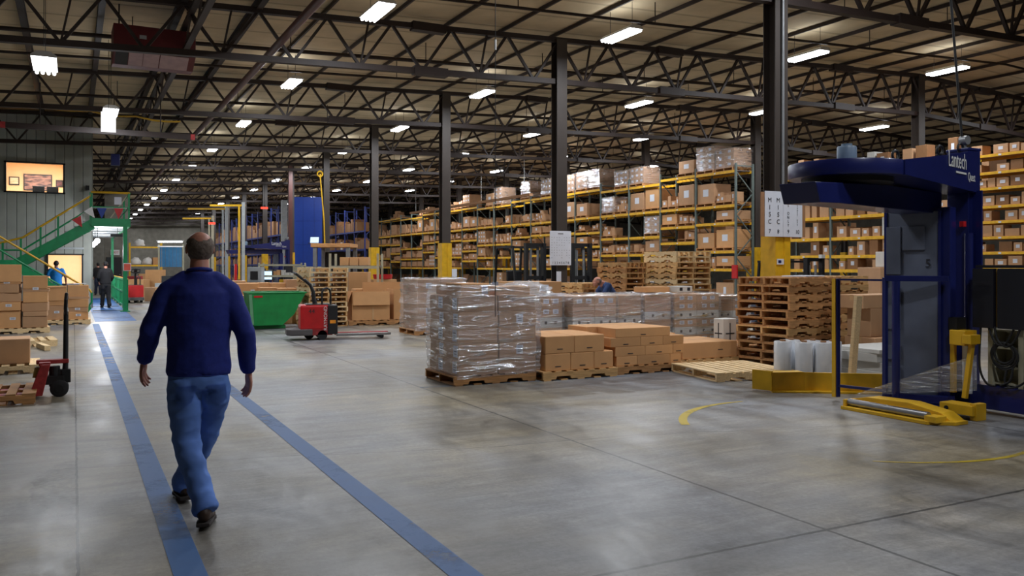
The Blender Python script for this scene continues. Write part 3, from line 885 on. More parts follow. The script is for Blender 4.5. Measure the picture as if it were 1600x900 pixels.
# --- row of wrapped loads behind
r = random.Random(11)
WR = [(6.55, 12.55, 0.95, 1.0, 5, 'with the plastic topped heap'), (7.58, 12.35, 0.9, 1.0, 5, 'behind the flat carton stack'), (8.55, 12.4, 0.5, 0.95, 5, 'narrow, between two wider ones'), (9.1, 12.35, 0.58, 0.95, 6, 'brown topped'), (9.72, 12.3, 1.05, 0.95, 6, 'behind the broad low carton'), (10.98, 12.6, 0.8, 0.95, 6, 'beside the tall pallet pile')]
for k, (x, y, w, d_, nl, what) in enumerate(WR):
    if k != 3: pallet(x + w / 2 if k != 2 else 9.11, y + d_ / 2, 0, 0 if w > 0.9 or k == 2 else PI / 2, 'wooden pallet under the wrapped load %s' % what if k != 2 else 'wooden pallet under the narrow and brown topped wrapped loads', parts=PALD)
    hh = (1.04 - PH) / nl * (0.97 if k != 5 else 0.9)
    for L in range(nl):
        n = 2 if w > 0.7 else 1
        if L % 2 == 0 and n == 2 and k % 2 == 0: n = 2
        for i in range(n):
            white = (L % 2 == (1 if k > 2 else 0)) and L < nl - 1
            for j in range(1):
                stx = [('-y', -0.09, 0.01, 0.11, hh * .45), ('-y', 0.1, 0.01, 0.11, hh * .45)] if not white and r.random() < 0.6 else None
                mk = [('-y', -w / n * .2, 0.0, 0.05, 0.05), ('-y', w / n * .2, 0, 0.05, 0.05)] if white else None
                carton(x + (i + .5) * w / n, y + d_ / 2, PH + L * (hh + 0.001), w / n - 0.006, d_ - 0.01, hh, 0,
                       '%s carton under film, %s layer, %s, in the load %s' % ('white' if white else 'brown', LAY[L], ('first', 'second')[i], what), 'cartons under film in the load ' + what, 'cartonw' if white else 'carton2', None, stx, mk)
    wrap((x - 0.004, x + w + 0.004, y - 0.004, y + d_), 0.1, PH + nl * (hh + 0.001) + 0.01, 'glossy stretch film round the load %s' % what, None, 'film', 20 + k, 0.009, 0.3)
# heap of loose plastic on the first of them
def heap(x, y, z, rx_, ry_, h_, label, seed, m='film2'):
    bm = bmesh.new()
    bmesh.ops.create_icosphere(bm, subdivisions=4, radius=1.0)
    for v in bm.verts:
        n = noise.noise(v.co * 2.2 + Vector((seed, 0, 0))) * 0.35 + noise.noise(v.co * 6 + Vector((0, seed, 0))) * 0.14
        c = v.co * (1 + n)
        v.co = Vector((c.x * rx_, c.y * ry_, max(0.0, c.z) * h_))
    bmesh.ops.remove_doubles(bm, verts=bm.verts, dist=0.0005)
    o = obj('plastic_heap', bm, m, None, smooth=True, loc=(x, y, z))
    return tag(o, label, 'plastic')
heap(7.0, 13.0, 1.05, 0.5, 0.45, 0.22, 'crumpled clear plastic heaped on a wrapped load under the grid sign', 4)
# wrapped load standing far back beside the gaylord boxes
pallet(7.3, 18.1, 0, 0, 'wooden pallet under the wrapped load behind the tall one', parts=PALD)
for L in range(4):
    for i in range(2):
        carton(6.76 + (i + .5) * .56, 18.05, PH + L * .28, .55, .9, .278, 0, 'brown carton under film, %s layer, %s, in the load behind the tall one' % (LAY[L], ('first', 'second')[i]), 'cartons in the load behind the tall one', 'carton2', None, [('-y', 0, 0, .14, .12)] if (L + i) % 2 else None)
wrap((6.74, 7.9, 17.58, 18.5), 0.1, PH + 4 * .28 + .01, 'stretch film with bright folds round the load behind the tall one', None, 'film', 41, 0.03, 0.3)
for k, (x, z) in enumerate(((8.4, 0),)):
    pallet(x + .55, 16.4, 0, 0, 'wooden pallet under the wide brown load between wrapped rows', parts=PALD)
    for L in range(4):
        carton(x + .55, 16.4, PH + L * .27, 1.08, .95, .268, 0, 'wide brown carton, %s layer of the load between wrapped rows' % LAY[L], 'wide cartons between wrapped rows', 'carton', 'x', [('-y', .1, 0, .22, .14)] if L == 3 else None)
carton(9.75, 13.0, 1.05, .62, .35, .10, 0, 'long flat brown carton lying across the wrapped loads')
carton(10.2, 12.75, 1.052, .36, .3, .11, 0, 'white printed carton standing on the wrapped loads', None, 'cartonw', None, None, [('-y', -.09, 0, .07, .06), ('-y', .09, 0, .07, .06)])
# loads beyond, between the pallet piles
for k, x in enumerate((13.6, 14.7)):
    for L in range(4):
        carton(x, 18.6, L * .27, .98, .9, .268, 0, 'grey white wrapped carton, %s layer, %s block behind the tall pallet pile' % (LAY[L], ('first', 'second')[k]), 'wrapped cartons behind the pallet piles', 'cartonw')
    wrap((x - .5, x + .5, 18.14, 19.06), 0.02, 1.1, 'stretch film round the %s pale block behind the tall pallet pile' % ('first', 'second')[k], None, 'film', 60 + k, 0.02, .3)

# --- pallet piles
def pile(x, y, n, rz, what, parts_seq, dx=0.0, seed=0):
    r = random.Random(seed)
    for k in range(n):
        w = 'lowest' if k == 0 else 'topmost' if k == n - 1 else '%s from the floor' % NTH[k]
        pallet(x + r.uniform(-.018, .018), y + r.uniform(-.018, .018), k * (PH + 0.001), rz + r.uniform(-.015, .015), 'wooden pallet, %s in %s' % (w, what), 'pallets of ' + what, parts_seq[r.randrange(len(parts_seq))])
pile(9.93, 9.75, 11, 0.10, 'the tall pile beside the film rolls', [PAL, PALD, PALD], seed=1)
pile(11.25, 10.35, 11, 0.02, 'the pile behind the film rolls pile', [PALD, PAL], seed=2)
pile(12.52, 15.75, 15, PI / 2, 'the tallest pale pile', [PALL, PAL, PAL], seed=3)
pile(11.95, 16.9, 13, PI / 2, 'the stepped pile behind the tallest one', [PAL, PALD], seed=4)
pile(11.2, 17.6, 9, PI / 2, 'the low pile behind the bending man', [PAL, PALD], seed=5)
pile(5.72, 21.75, 12, PI / 2 + .03, 'the pile behind the red pallet truck', [PAL, PAL, PALL], seed=6)
boxo_ = boxo('white_sheet', (0, 0, 0), (0.62, 0.4, 0.02), 'paper', None, 0.004); boxo_.location = (10.1, 9.6, 11 * (PH + .001) + 0.012); boxo_.rotation_euler = (0, 0, .3)
tag(boxo_, 'white sheet of foam lying on the pile beside the film rolls', 'sheet')
t = carton(9.42, 10.62, 0.32, 0.3, 0.22, 0.44, 0.1, 'white carton with a black cross beside the tall pallet pile', None, 'cartonw', None, None, [('-x', 0, 0, .02, .3), ('-x', 0, -.02, .16, .02), ('-y', 0, 0, .02, .3), ('-y', 0, -.02, .2, .02)])
pallet(9.92, 10.9, 0, 0.0, 'pallet under the white cross carton', None, PALD); pallet(9.92, 10.9, PH + .001, 0.0, 'second pallet under the white cross carton', None, PALD)
t.location.z = 2 * PH + 0.003

# --- film rolls and stock by the yellow floor guide
rb = bmesh.new(); lathe(rb, [(0.04, 0), (0.115, 0), (0.12, 0.01), (0.12, 0.5), (0.112, 0.51), (0.04, 0.51)], 24); roll_me = to_mesh('film', rb, M_['rollfilm'], smooth=True)
rc = bmesh.new(); lathe(rc, [(0.03, 0.005), (0.039, 0.005), (0.039, 0.53), (0.03, 0.53)], 16); core_me = to_mesh('core', rc, M_['cardboard'], smooth=True)
for k, (x, y) in enumerate(((8.68, 8.62), (8.83, 8.38), (9.02, 8.22), (8.94, 8.72), (9.12, 8.5), (9.26, 8.28))):
    t = thing('film_roll', 'upright roll of clear stretch film, %s of the cluster by the yellow guide' % ORD[k], 'film roll', (x, y, 0), group='rolls of stretch film')
    put('film', roll_me, t); put('core', core_me, t)
for k, (x, y, z, dx, dy, dz, rz) in enumerate(((9.95, 8.05, 0.0, 1.0, .8, .14, .05), (10.0, 8.05, 0.141, 1.0, .75, .12, .0), (9.9, 8.1, .262, .95, .7, .12, .08), (9.95, 8.05, .383, 1.0, .8, .05, -.03))):
    carton(x, y, z, dx, dy, dz, rz, 'flat white carton, %s of the low white stack behind the blue fence' % ('lowest', 'second', 'third', 'topmost')[k], 'flat white cartons behind the fence', 'cartonw')
bm = bmesh.new(); box(bm, (0, 0, 0.58), (0.13, 0.045, 1.16)); o = obj('timber_plank', bm, 'woodl', None, bevel=0.003, loc=(8.86, 7.62, 0.004)); o.rotation_euler = (0.05, 0.06, 0.2)
tag(o, 'pale timber plank leaning upright behind the blue fence', 'plank')
for k, (x, y, z, dx, dy, dz, rz, what) in enumerate(((10.6, 8.7, 0.0, .62, .55, .5, 0, 'at the bottom of'), (11.25, 8.7, 0.0, .6, .5, .48, .1, 'on the floor beside'), (10.55, 8.75, .501, .5, .4, .42, .1, 'second up in'), (11.1, 8.75, .501, .5, .4, .3, -.05, 'sealed, in'), (10.6, 8.75, .922, .9, .4, .2, .05, 'long, on top of'), (11.1, 8.75, .802, .55, .5, .118, .0, 'flat, in'))):
    carton(x, y, z, dx, dy, dz, rz, 'brown carton %s the heap behind the leaning plank' % what, 'cartons behind the leaning plank', 'carton2', 'x', [('-y', .1, .1, .1, .08)] if k in (1, 2) else None)

# ------------------------------------------------------------------ pallet racking
up_bm = bmesh.new()
RD = 1.0
def upright(h_):
    bm = bmesh.new()
    for x in (0.04, RD - 0.04): box(bm, (x, 0, h_ / 2), (0.08, 0.075, h_))
    z, s = 0.15, 1
    while z + 0.9 < h_:
        a, b = (0.06, RD - 0.06) if s > 0 else (RD - 0.06, 0.06)
        bar(bm, (a, 0, z), (b, 0, z + 0.85), 0.03, 0.04)
        z += 0.88; s = -s
    for z in (0.15, h_ - 0.1): box(bm, (RD / 2, 0, z), (RD - 0.1, 0.03, 0.04))
    return bm
UP = to_mesh('upright_frame', upright(5.75), M_['upright'])
UPL = to_mesh('upright_frame', upright(5.0), M_['upright'])
BL = 2.49
def beam_mesh(m):
    bm = bmesh.new(); box(bm, (0, BL / 2, 0), (0.05, BL - 0.075, 0.11))
    return to_mesh('beam', bm, M_[m])
BEAM = beam_mesh('rackyellow')
bm = bmesh.new(); box(bm, (0, BL / 2, 0), (0.05, BL - 0.075, 0.075)); BEAMS = to_mesh('beam', bm, M_['rackyellow'])
bm = bmesh.new()
for q in range(9): box(bm, (RD / 2, 0.16 + q * (BL - .32) / 8, 0), (RD - 0.1, 0.04, 0.02))
BARS = to_mesh('deck_bars', bm, M_['grey'])
bm = bmesh.new(); box(bm, (RD / 2, BL / 2, 0), (RD - 0.11, BL - 0.12, 0.018)); SHELF = to_mesh('shelf_board', bm, M_['woodd'])
bm = bmesh.new(); box(bm, (0, 0, 0), (0.004, 0.09, 0.05)); TICKET = to_mesh('beam_ticket', bm, M_['paper'])
LEVW = ('lowest', 'second', 'third', 'fourth', 'fifth', 'sixth', 'seventh', 'eighth', 'ninth')
RACK_BOX, RACK_PAL = [], []         # gathered, then the largest in view are built one by one
PATS = ([1.42, 2.17, 3.35, 4.07, 5.48], [1.9, 2.58, 3.3, 4.09, 5.5], [1.4, 2.1, 2.93, 4.1, 5.35], [1.4, 2.6, 3.3, 4.1, 5.5])
def slot(x, y, z, w, hmax, where, r, kind):
    """goods on one pallet place: x front face, y middle"""
    D = 0.94
    if kind == 'wrapped':
        RACK_PAL.append((x + .5, y, z, 0, 'pallet on ' + where))
        n = r.choice((2, 2, 3)); h_ = min(hmax - PH - .1, r.uniform(.75, 1.05)); nl = max(2, round(h_ / .27))
        for L in range(nl):
            for i in range(n):
                RACK_BOX.append((x + .06 + D / 2, y - w / 2 + (i + .5) * w / n, z + PH + L * h_ / nl, D, w / n - .01, h_ / nl - .004, 0, 'labelled carton, %s row %s place, ' % (LAY[L], NTH[i]) + where, 'carton2', True))
        return ('film', (x + .055, x + .06 + D, y - w / 2, y + w / 2), z + PH, z + PH + h_)
    if kind == 'few':
        RACK_PAL.append((x + .5, y, z, 0, 'pallet on ' + where))
        yy = y - w / 2
        k = 0
        while yy < y + w / 2 - .22:
            ww = r.uniform(.18, .42); ww = min(ww, y + w / 2 - yy)
            hh = min(hmax - PH - .08, r.uniform(.14, .42))
            if r.random() < .82:
                RACK_BOX.append((x + .06 + .25 + r.uniform(0, .1), yy + ww / 2, z + PH, .5, ww - .02, hh, r.uniform(-.06, .06), '%s carton on ' % NTH[k] + where, r.choice(('carton', 'carton', 'carton2', 'carton2', 'carton', 'cartonw')), r.random() < .6))
                if hh < .38 and hmax > .75 and r.random() < .5:
                    RACK_BOX.append((x + .06 + .27, yy + ww / 2, z + PH + hh, .42, ww * .8, .22, r.uniform(-.1, .1), 'carton atop the %s one, ' % NTH[k] + where, 'carton', r.random() < .4))
            yy += ww; k += 1
    if kind == 'big':
        RACK_PAL.append((x + .5, y, z, 0, 'pallet on ' + where))
        hh = min(hmax - PH - .08, r.uniform(.55, 1.0))
        RACK_BOX.append((x + .06 + D / 2, y, z + PH, D, w - .04, hh, 0, 'large carton on ' + where, r.choice(('carton', 'carton2')), True))
FILMS = []
r = random.Random(5)
RX = 24.0
def rack_bay(x, y, levels, label, bm_, up, last, shelf=False, group='rack bays along the far aisle'):
    t = thing('pallet_rack', label, 'rack', (x, y, 0), group=group)
    put('upright_frame', up, t)
    if last: put('upright_frame', up, t, (0, BL, 0))
    for z in levels:
        put('beam', bm_, t, (0.03, 0, z - .055)); put('beam', bm_, t, (RD - .03, 0, z - .055))
        put('shelf_board' if shelf else 'deck_bars', SHELF if shelf else BARS, t, (0, 0, z - .012))
        tk = put('beam_ticket', TICKET, t, (0.002, BL * .5, z - .055))
    return t
NB = 19
for b in range(NB):
    y = 26.45 + BL * b
    lv = PATS[(b * 7 + b // 3) % 4]
    where0 = '%s far rack bay' % ORD[b]
    rack_bay(RX, y, lv, 'yellow and grey pallet rack, %s beyond the cross aisle' % ORD[b], BEAM, UP, b == NB - 1)
    for L, z in enumerate([0.0] + lv):
        top = (lv + [z + 1.5])[L] - .15
        hmax = min(1.35, top - z)
        for s in (0, 1):
            w = 1.1
            yy = y + .68 + s * 1.2
            if L == 0 and b > 8: continue
            kind = r.choice(('wrapped', 'few', 'few', 'few', 'big') if hmax > .8 else ('few', 'few', 'few', 'big'))
            if L == len(lv):
                kind = 'wrapped' if b in (0, 4, 5, 6, 8) else r.choice(('wrapped', 'few', 'big', 'none', 'none'))
                if b in (0,): hmax = 1.3
                if b > 11: kind = r.choice(('few', 'none', 'none'))
            if kind == 'none' or r.random() < .16: continue
            q = slot(RX, yy, z + .002, w, hmax, '%s level, %s half of %s' % ('floor' if L == 0 else LEVW[L - 1], ('near', 'far')[s], where0), r, kind)
            if q: FILMS.append((b, L, s, q, where0))
# nearer shelving, this side of the cross aisle
for b in range(5):
    y = 11.6 + BL * b
    close = b < 2
    lv = [1.0, 1.5, 1.97, 2.42, 2.88, 3.33, 3.87, 4.33, 4.85] if close else [1.42, 1.92, 2.55, 3.3, 4.1, 4.85]
    where0 = '%s shelf bay behind machine' % ORD[b]
    rack_bay(RX, y, lv, 'brown lit shelving rack, %s bay behind the wrapping machine' % ORD[b], BEAMS if close else BEAM, UPL, b == 4, True, 'shelf bays behind the machine')
    for L, z in enumerate(lv):
        hm = ((lv + [z + .9])[L + 1] - z) - .12
        yy = y + .1
        k = 0
        while yy < y + BL - .2:
            ww = r.uniform(.26, .5)
            hh = min(hm, r.uniform(.2, .34) if close else r.uniform(.25, .7))
            if yy + ww > y + BL - .06: break
            if r.random() < (.86 if close else .72):
                RACK_BOX.append((RX + .06 + .2, yy + ww / 2, z + .002, .4, ww - .05, hh, 0, '%s carton on %s shelf of %s' % (NTH[k], LEVW[L], where0), r.choice(('kraft', 'carton2', 'kraft', 'cartonw') if not close else ('kraft', 'kraft', 'carton2')), r.random() < .7))
            yy += ww + (0 if close else r.uniform(0, .15)); k += 1
# second line of racking behind, filled
bm = bmesh.new()
rb_ = random.Random(9)
for y0, y1 in ((11.8, 24.0), (26.5, 26.5 + BL * NB)):
    z = 0.0
    for L, z in enumerate((0.0, 1.4, 2.6, 4.1)):
        yy = y0
        while yy < y1:
            ww = rb_.uniform(.4, 1.2); hh = rb_.uniform(.25, .9)
            if rb_.random() < .55: box(bm, (RX + 2.1, yy + ww / 2, z + .1 + hh / 2), (.9, ww - .08, hh))
            yy += ww
        if L:
            box(bm, (RX + 1.6, (y0 + y1) / 2, z + .03), (.05, y1 - y0, .1))
o = obj('rear_goods', bm, 'carton2'); tag(o, 'dense brown cartons filling the racking behind the first rack line', 'goods', kind='stuff')
# build what was gathered
def build_rack_goods():
    order = sorted(range(len(RACK_BOX)), key=lambda i: -px_size(RACK_BOX[i][4], RACK_BOX[i][5], RACK_BOX[i][0], RACK_BOX[i][1]) * (1.0 if RACK_BOX[i][2] > 1.2 else 0.05))
    one = set(order[:N_RACK_BOX])
    lab_bm = bmesh.new(); box(lab_bm, (-0.501, 0, 0.55), (0.004, 0.32, 0.36)); lab_me = to_mesh('label', lab_bm, M_['paper'])
    ub = bmesh.new(); box(ub, (0, 0, .5), (1, 1, 1))
    bmesh.ops.bevel(ub, geom=ub.edges[:], offset=.015, segments=1, affect='EDGES')
    ub.to_mesh(me0 := bpy.data.meshes.new('u')); ub.free()
    unit = {}
    for k in ('carton', 'carton2', 'cartonw', 'kraft'):
        m = me0.copy(); m.materials.clear(); m.materials.append(M_[k]); unit[k] = m
    rest = bmesh.new(); rlab = bmesh.new()
    for i, (x, y, z, dx, dy, dz, rz, lab, m, st) in enumerate(RACK_BOX):
        if i in one:
            o = put('carton', unit[m], None, (x, y, z), rz); o.scale = (dx, dy, dz)
            tag(o, ('white: ' if m == 'cartonw' else 'brown: ') + lab, 'box', 'cartons on the racking')
            if st and m != 'cartonw': put('label', lab_me, o)
        else:
            box(rest, (x, y, z + dz / 2), (dx, dy, dz), rz)
            if st and y < 60: box(rlab, (x - dx / 2 - .004, y, z + dz * .55), (.006, min(.16, dy * .45), dz * .4), 0)
    o = obj('rack_goods', rest, 'carton2'); tag(o, 'remaining small brown cartons deep in the long racks', 'goods', kind='stuff')
    lo = obj('label', rlab, 'paper', o); lo['kind'] = 'stuff'
    po = sorted(range(len(RACK_PAL)), key=lambda i: -px_size(1, .12, RACK_PAL[i][0], RACK_PAL[i][1]) * (1 if RACK_PAL[i][2] > 1.2 else .05))
    onep = set(po[:120])
    rest = bmesh.new()
    for i, (x, y, z, rz, lab) in enumerate(RACK_PAL):
        if i in onep:
            o = put('wooden_pallet', PAL_ONE, None, (x, y, z), rz + PI / 2 * 0); o.scale = (.85, 1.08, 1); tag(o, 'wooden ' + lab, 'pallet', 'pallets on the racking')
        else: box(rest, (x, y, z + .06), (1, 1.1, .1), rz)
    o = obj('rack_pallets', rest, 'woodd'); tag(o, 'remaining small pallets deep in the long racks', 'pallets', kind='stuff')
    for k, (b, L, s, q, where0) in enumerate(FILMS):
        if b < 9 and L > 1:
            o = put('stretch_wrap', film_mesh('stretch_wrap', q[1], q[2], q[3] + .01, 'film', 100 + k, .02, .2))
            tag(o, 'stretch film round goods on the %s level of the %s, %s half' % (LEVW[L - 1], where0, ('near', 'far')[s]), 'plastic wrap', 'film wrapped goods on the racking')
N_RACK_BOX = 80
build_rack_goods()

# blue racking further in, over the workbenches
bl_bm = bmesh.new()
M_['rackblue'] = mat('blue_beam_paint', (26, 44, 110), 0.5)
BLUE = beam_mesh('rackblue')
GR = random.Random(21)
UPD0 = UP.copy(); UPD0.materials.clear(); UPD0.materials.append(M_['rackblue'])
for b in range(14):
    y = 58.0 + BL * b
    t = thing('pallet_rack', 'blue beamed pallet rack beyond the benches, %s bay' % ORD[b], 'rack', (12.8, y, 0), group='blue rack bays beyond the benches')
    put('upright_frame', UPD0, t)
    for z in (1.6, 2.4, 3.7): put('beam', BLUE, t, (.03, 0, z)); put('beam', BLUE, t, (RD - .03, 0, z))
bm = bmesh.new()
for z in (0, 1.66, 2.46, 3.76):
    yy = 58.0
    while yy < 58 + BL * 14:
        ww = GR.uniform(.3, .9); hh = GR.uniform(.35, .7 if z < 3 else 1.25)
        if GR.random() < .85: box(bm, (12.8 + .5, yy + ww / 2, z + hh / 2), (.9, ww - .06, hh))
        yy += ww
o = obj('rack_goods', bm, 'cardboard'); tag(o, 'dark brown cartons crowding the blue racks beyond the benches', 'goods', kind='stuff')

UPD = UP.copy(); UPD.materials.clear(); UPD.materials.append(M_['rackblue'])
# dark racking further back, right of the tall blue cabinet
for b in range(9):
    t = thing('pallet_rack', 'dark pallet rack behind the tall blue cabinet, %s bay' % ORD[b], 'rack', (18.3, 58 + BL * b, 0), group='dark rack bays behind the blue cabinet')
    put('upright_frame', UPD, t)
    for z in (1.5, 2.7, 4.0): put('beam', BLUE, t, (.03, 0, z)); put('beam', BLUE, t, (RD - .03, 0, z))
bm = bmesh.new(); wb = bmesh.new()
for z in (0, 1.56, 2.76, 4.06):
    yy = 58.0
    while yy < 58 + BL * 9:
        ww = GR.uniform(.4, 1.1); hh = GR.uniform(.5, 1.0)
        if GR.random() < .8: box(wb if GR.random() < .2 else bm, (18.8, yy + ww / 2, z + hh / 2), (.9, ww - .08, hh))
        yy += ww
o = obj('rack_goods', bm, 'kraft'); tag(o, 'dark cartons on the racking behind the tall blue cabinet', 'goods', kind='stuff')
w_ = obj('wrapped_goods', wb, 'cartonw', o); w_['kind'] = 'stuff'

def at(u, d):
    """floor point seen at picture column u, d metres into the picture"""
    r = (u - 800) * d / F_PX
    return d * math.sin(YAW) + r * math.cos(YAW), d * math.cos(YAW) - r * math.sin(YAW)
def zat(v, d): return EYE - (v - 415) * d / F_PX

# ------------------------------------------------------------------ rotary arm stretch wrapping machine
wm = thing('stretch_wrapping_machine', 'large dark blue rotary arm stretch wrapping machine with white lettering', 'machine', (CX, CY, 0))
def L(x, y, z): return (x - CX, y - CY, z)
bm = bmesh.new(); box(bm, L(8.62, 4.3, 0.175), (0.3, 4.2, 0.25)); box(bm, L(8.3, 6.25, 0.04), (0.5, 0.75, 0.06)); box(bm, L(8.66, 6.2, 0.17), (0.3, 0.5, 0.24))
obj('base_beam', bm, 'navy', wm, bevel=0.008)
bm = bmesh.new(); box(bm, L(8.7, 5.97, 1.55), (0.2, 0.25, 2.52)); box(bm, L(8.7, 5.97, 2.815), (0.22, 0.27, 0.03))
obj('mast', bm, 'navy', wm, bevel=0.008)
bm = bmesh.new(); cyl(bm, L(8.6, 5.84, 0.3), L(8.6, 5.84, 1.9), 0.045); obj('side_post', bm, 'navy', wm, smooth=True)
bm = bmesh.new(); lathe(bm, [(0.02, 2.39), (0.54, 2.39), (0.545, 2.40), (0.545, 2.52), (0.54, 2.53), (0.02, 2.53)], 48); obj('drum', bm, 'navy', wm, smooth=True)
bm = bmesh.new()
A = [L(6.8, 5.24, 2.39), L(6.8, 5.24, 2.53), L(6.8, 6.32, 2.53), L(6.8, 6.32, 2.39)]
B = [L(8.78, 5.83, 2.34), L(8.78, 5.83, 2.80), L(8.78, 6.12, 2.80), L(8.78, 6.12, 2.34)]
va = [bm.verts.new(p) for p in A]; vb = [bm.verts.new(p) for p in B]
bm.faces.new(va); bm.faces.new(vb[::-1])
for i in range(4): bm.faces.new((va[i], vb[i], vb[(i + 1) % 4], va[(i + 1) % 4]))
obj('boom', bm, 'navy', wm)
ang = math.atan2(0.59, 1.98)
n_ = (math.sin(ang), -math.cos(ang))
for body, s_, px, pz, cl in (('Lantech', 0.235, 8.1, 2.63, 'lettering'), ('Quest', 0.125, 8.5, 2.49, 'lettering')):
    yy = 5.24 + (px - 6.8) * 0.59 / 1.98
    text(cl, body, s_, 'white', wm, L(px, yy - 0.008, pz), (PI / 2, 0, ang), sx=0.72)
bm = bmesh.new(); box(bm, (0, 0, 0), (0.3, 0.004, 0.02)); o = obj('stripe', bm, 'white', wm, loc=L(8.2, 5.24 + 1.4 * .298 - .008, 2.515), rz=ang)
bm = bmesh.new(); lathe(bm, [(0.088, 2.53), (0.092, 2.54), (0.092, 2.69), (0.086, 2.705), (0.02, 2.71)], 24); cyl(bm, (0.0, 0, 2.70), (0, 0, 2.73), 0.05); obj('motor', bm, mat('motor_blue_grey', (120, 140, 160), .4), wm, smooth=True)
bm = bmesh.new()
for x, y in ((7.0, 5.5), (8.0, 5.75), (8.62, 5.95)):
    z = 2.53 + max(0, (x - 6.8)) * .143
    c = L(x, y, z + .05)
    tube(bm, [(c[0] + .045 * math.cos(a * PI / 8), c[1], c[2] + .045 * math.sin(a * PI / 8)) for a in range(16)], .013, 8, True); cyl(bm, (c[0], c[1], z), (c[0], c[1], z + .012), .03)
obj('lifting_eye', bm, 'black', wm, smooth=True)
bm = bmesh.new(); cyl(bm, L(8.72, 5.97, 2.82), L(8.72, 5.97, 2.9), .02); cyl(bm, L(8.72, 5.93, 2.93), L(8.72, 6.01, 2.93), .05); obj('pulley', bm, 'grey', wm, smooth=True)
# the turning arm
ph = math.radians(14.8)
arm = thing('x', 'x', 'x'); bpy.data.objects.remove(arm)
def A_(r, t, z): return (r * math.cos(ph) - t * math.sin(ph), r * math.sin(ph) + t * math.cos(ph), z)
bm = bmesh.new()
prism(bm, [(-0.94, 2.29), (-0.86, 2.11), (-0.5, 2.12), (1.84, 2.12), (1.84, 2.35), (0.4, 2.35)], 0.36, Matrix.Rotation(ph, 4, 'Z') @ Matrix.Translation((0, 0.18, 0)) @ Matrix.Rotation(PI / 2, 4, 'X'))
obj('turning_arm', bm, 'navy', wm, bevel=0.008)
bm = bmesh.new(); cyl(bm, (0, 0, 2.34), (0, 0, 2.40), .42, n=32); obj('slew_ring', bm, 'black', wm, smooth=True)
bm = bmesh.new(); box(bm, A_(1.70, 0.0, 1.13), (0.16, 0.70, 2.1), ph); farm = obj('film_arm', bm, 'navy', wm, bevel=0.01)
bm = bmesh.new(); box(bm, A_(1.612, 0.05, 1.13), (0.02, 0.58, 2.02), ph); pn = obj('front_panel', bm, 'armgrey', farm)
for z0, z1, t0, t1 in ((1.45, 1.98, .16, .32), (1.12, 1.3, .16, .32), (0.84, 1.12, .16, .30), (0.5, 0.66, .16, .30), (0.12, 0.42, .16, .30), (1.72, 1.98, -.1, .14)):
    bm = bmesh.new(); box(bm, A_(1.598, (t0 + t1) / 2, (z0 + z1) / 2), (0.03, t1 - t0, z1 - z0), ph); obj('raised_panel', bm, 'armgrey', farm, bevel=.003)
bm = bmesh.new()
for t_, w_ in ((.33, .03), (-.25, .03)): box(bm, A_(1.598, t_, 1.13), (.02, w_, 2.04), ph)
obj('panel_edge', bm, 'navy', farm)
text('number', '5', .13, 'ink', farm, A_(1.596, -.13, 1.57), (PI / 2, 0, ph - PI / 2))
# film carriage
cg = bmesh.new(); box(cg, L(8.36, 5.74, .79), (.2, .18, .16)); box(cg, L(8.32, 5.62, .78), (.16, .1, .1))
cgo = obj('film_carriage', cg, 'yellow', wm, bevel=.01)
bm = bmesh.new(); bar(bm, L(8.33, 5.83, .72), L(8.33, 5.83, .2), .045); obj('roller_frame', bm, 'yellow', cgo)
bm = bmesh.new(); bar(bm, L(8.33, 5.62, .74), L(8.30, 5.68, .16), .045); obj('roller_frame', bm, 'yellow', cgo)
bm = bmesh.new(); cyl(bm, L(8.4, 5.72, .2), L(8.4, 5.72, .7), .05); obj('film_spool', bm, 'rollfilm', cgo, smooth=True)
bm = bmesh.new(); box(bm, L(8.38, 5.82, .93), (.16, .1, .14)); obj('drive_box', bm, 'black', cgo, bevel=.01)
# film drawn from the clamp to the spool
bm = bmesh.new()
n = 18; rows = []
for i in range(n + 1):
    f = i / n
    x = 7.72 + (8.38 - 7.72) * f; y = 6.56 + (5.60 - 6.56) * f
    lo_ = .115 + (.24 - .115) * f; hi_ = .13 + (.62 - .13) * f
    row = []
    for q in range(9):
        g = q / 8
        row.append(bm.verts.new((x + .01 * noise.noise(Vector((f * 5, g * 3, 1))), y + .012 * noise.noise(Vector((f * 4, g * 7, 3))), lo_ + (hi_ - lo_) * g)))
    rows.append(row)
for a, b in zip(rows, rows[1:]):
    for q in range(8): bm.faces.new((a[q], a[q + 1], b[q + 1], b[q]))
o = obj('film_tail', bm, film_mat('drawn_film', .15, .5, .22), None, smooth=True); tag(o, 'thin film drawn from the yellow floor clamp up to the machine spool', 'plastic film')
# control cabinet and cable rack on the machine's right
for k, (y0, y1) in enumerate(((5.69, 5.46), (5.42, 3.9))):
    bm = bmesh.new(); box(bm, L(8.47, (y0 + y1) / 2, 1.21), (.06, y0 - y1, .62)); obj('guard_panel', bm, 'dark', wm, bevel=.004)
bm = bmesh.new(); box(bm, L(8.49, 5.44, 1.21), (.03, .03, .6)); obj('panel_strip', bm, mat('ochre_strip', (150, 120, 60), .5), wm)
bm = bmesh.new(); box(bm, L(8.62, 4.8, 1.54), (.3, 1.75, .03)); obj('panel_cap', bm, 'dark', wm)
bm = bmesh.new()
box(bm, L(8.72, 4.75, .6), (.02, 1.7, .6))
for y in (5.52, 5.2, 4.8, 3.9): box(bm, L(8.6, y, .6), (.24, .05, .6))
for z in (.33, .5, .7, .88): box(bm, L(8.62, 4.72, z), (.2, 1.6, .02))
obj('cable_cabinet', bm, 'beige', wm)
bm = bmesh.new()
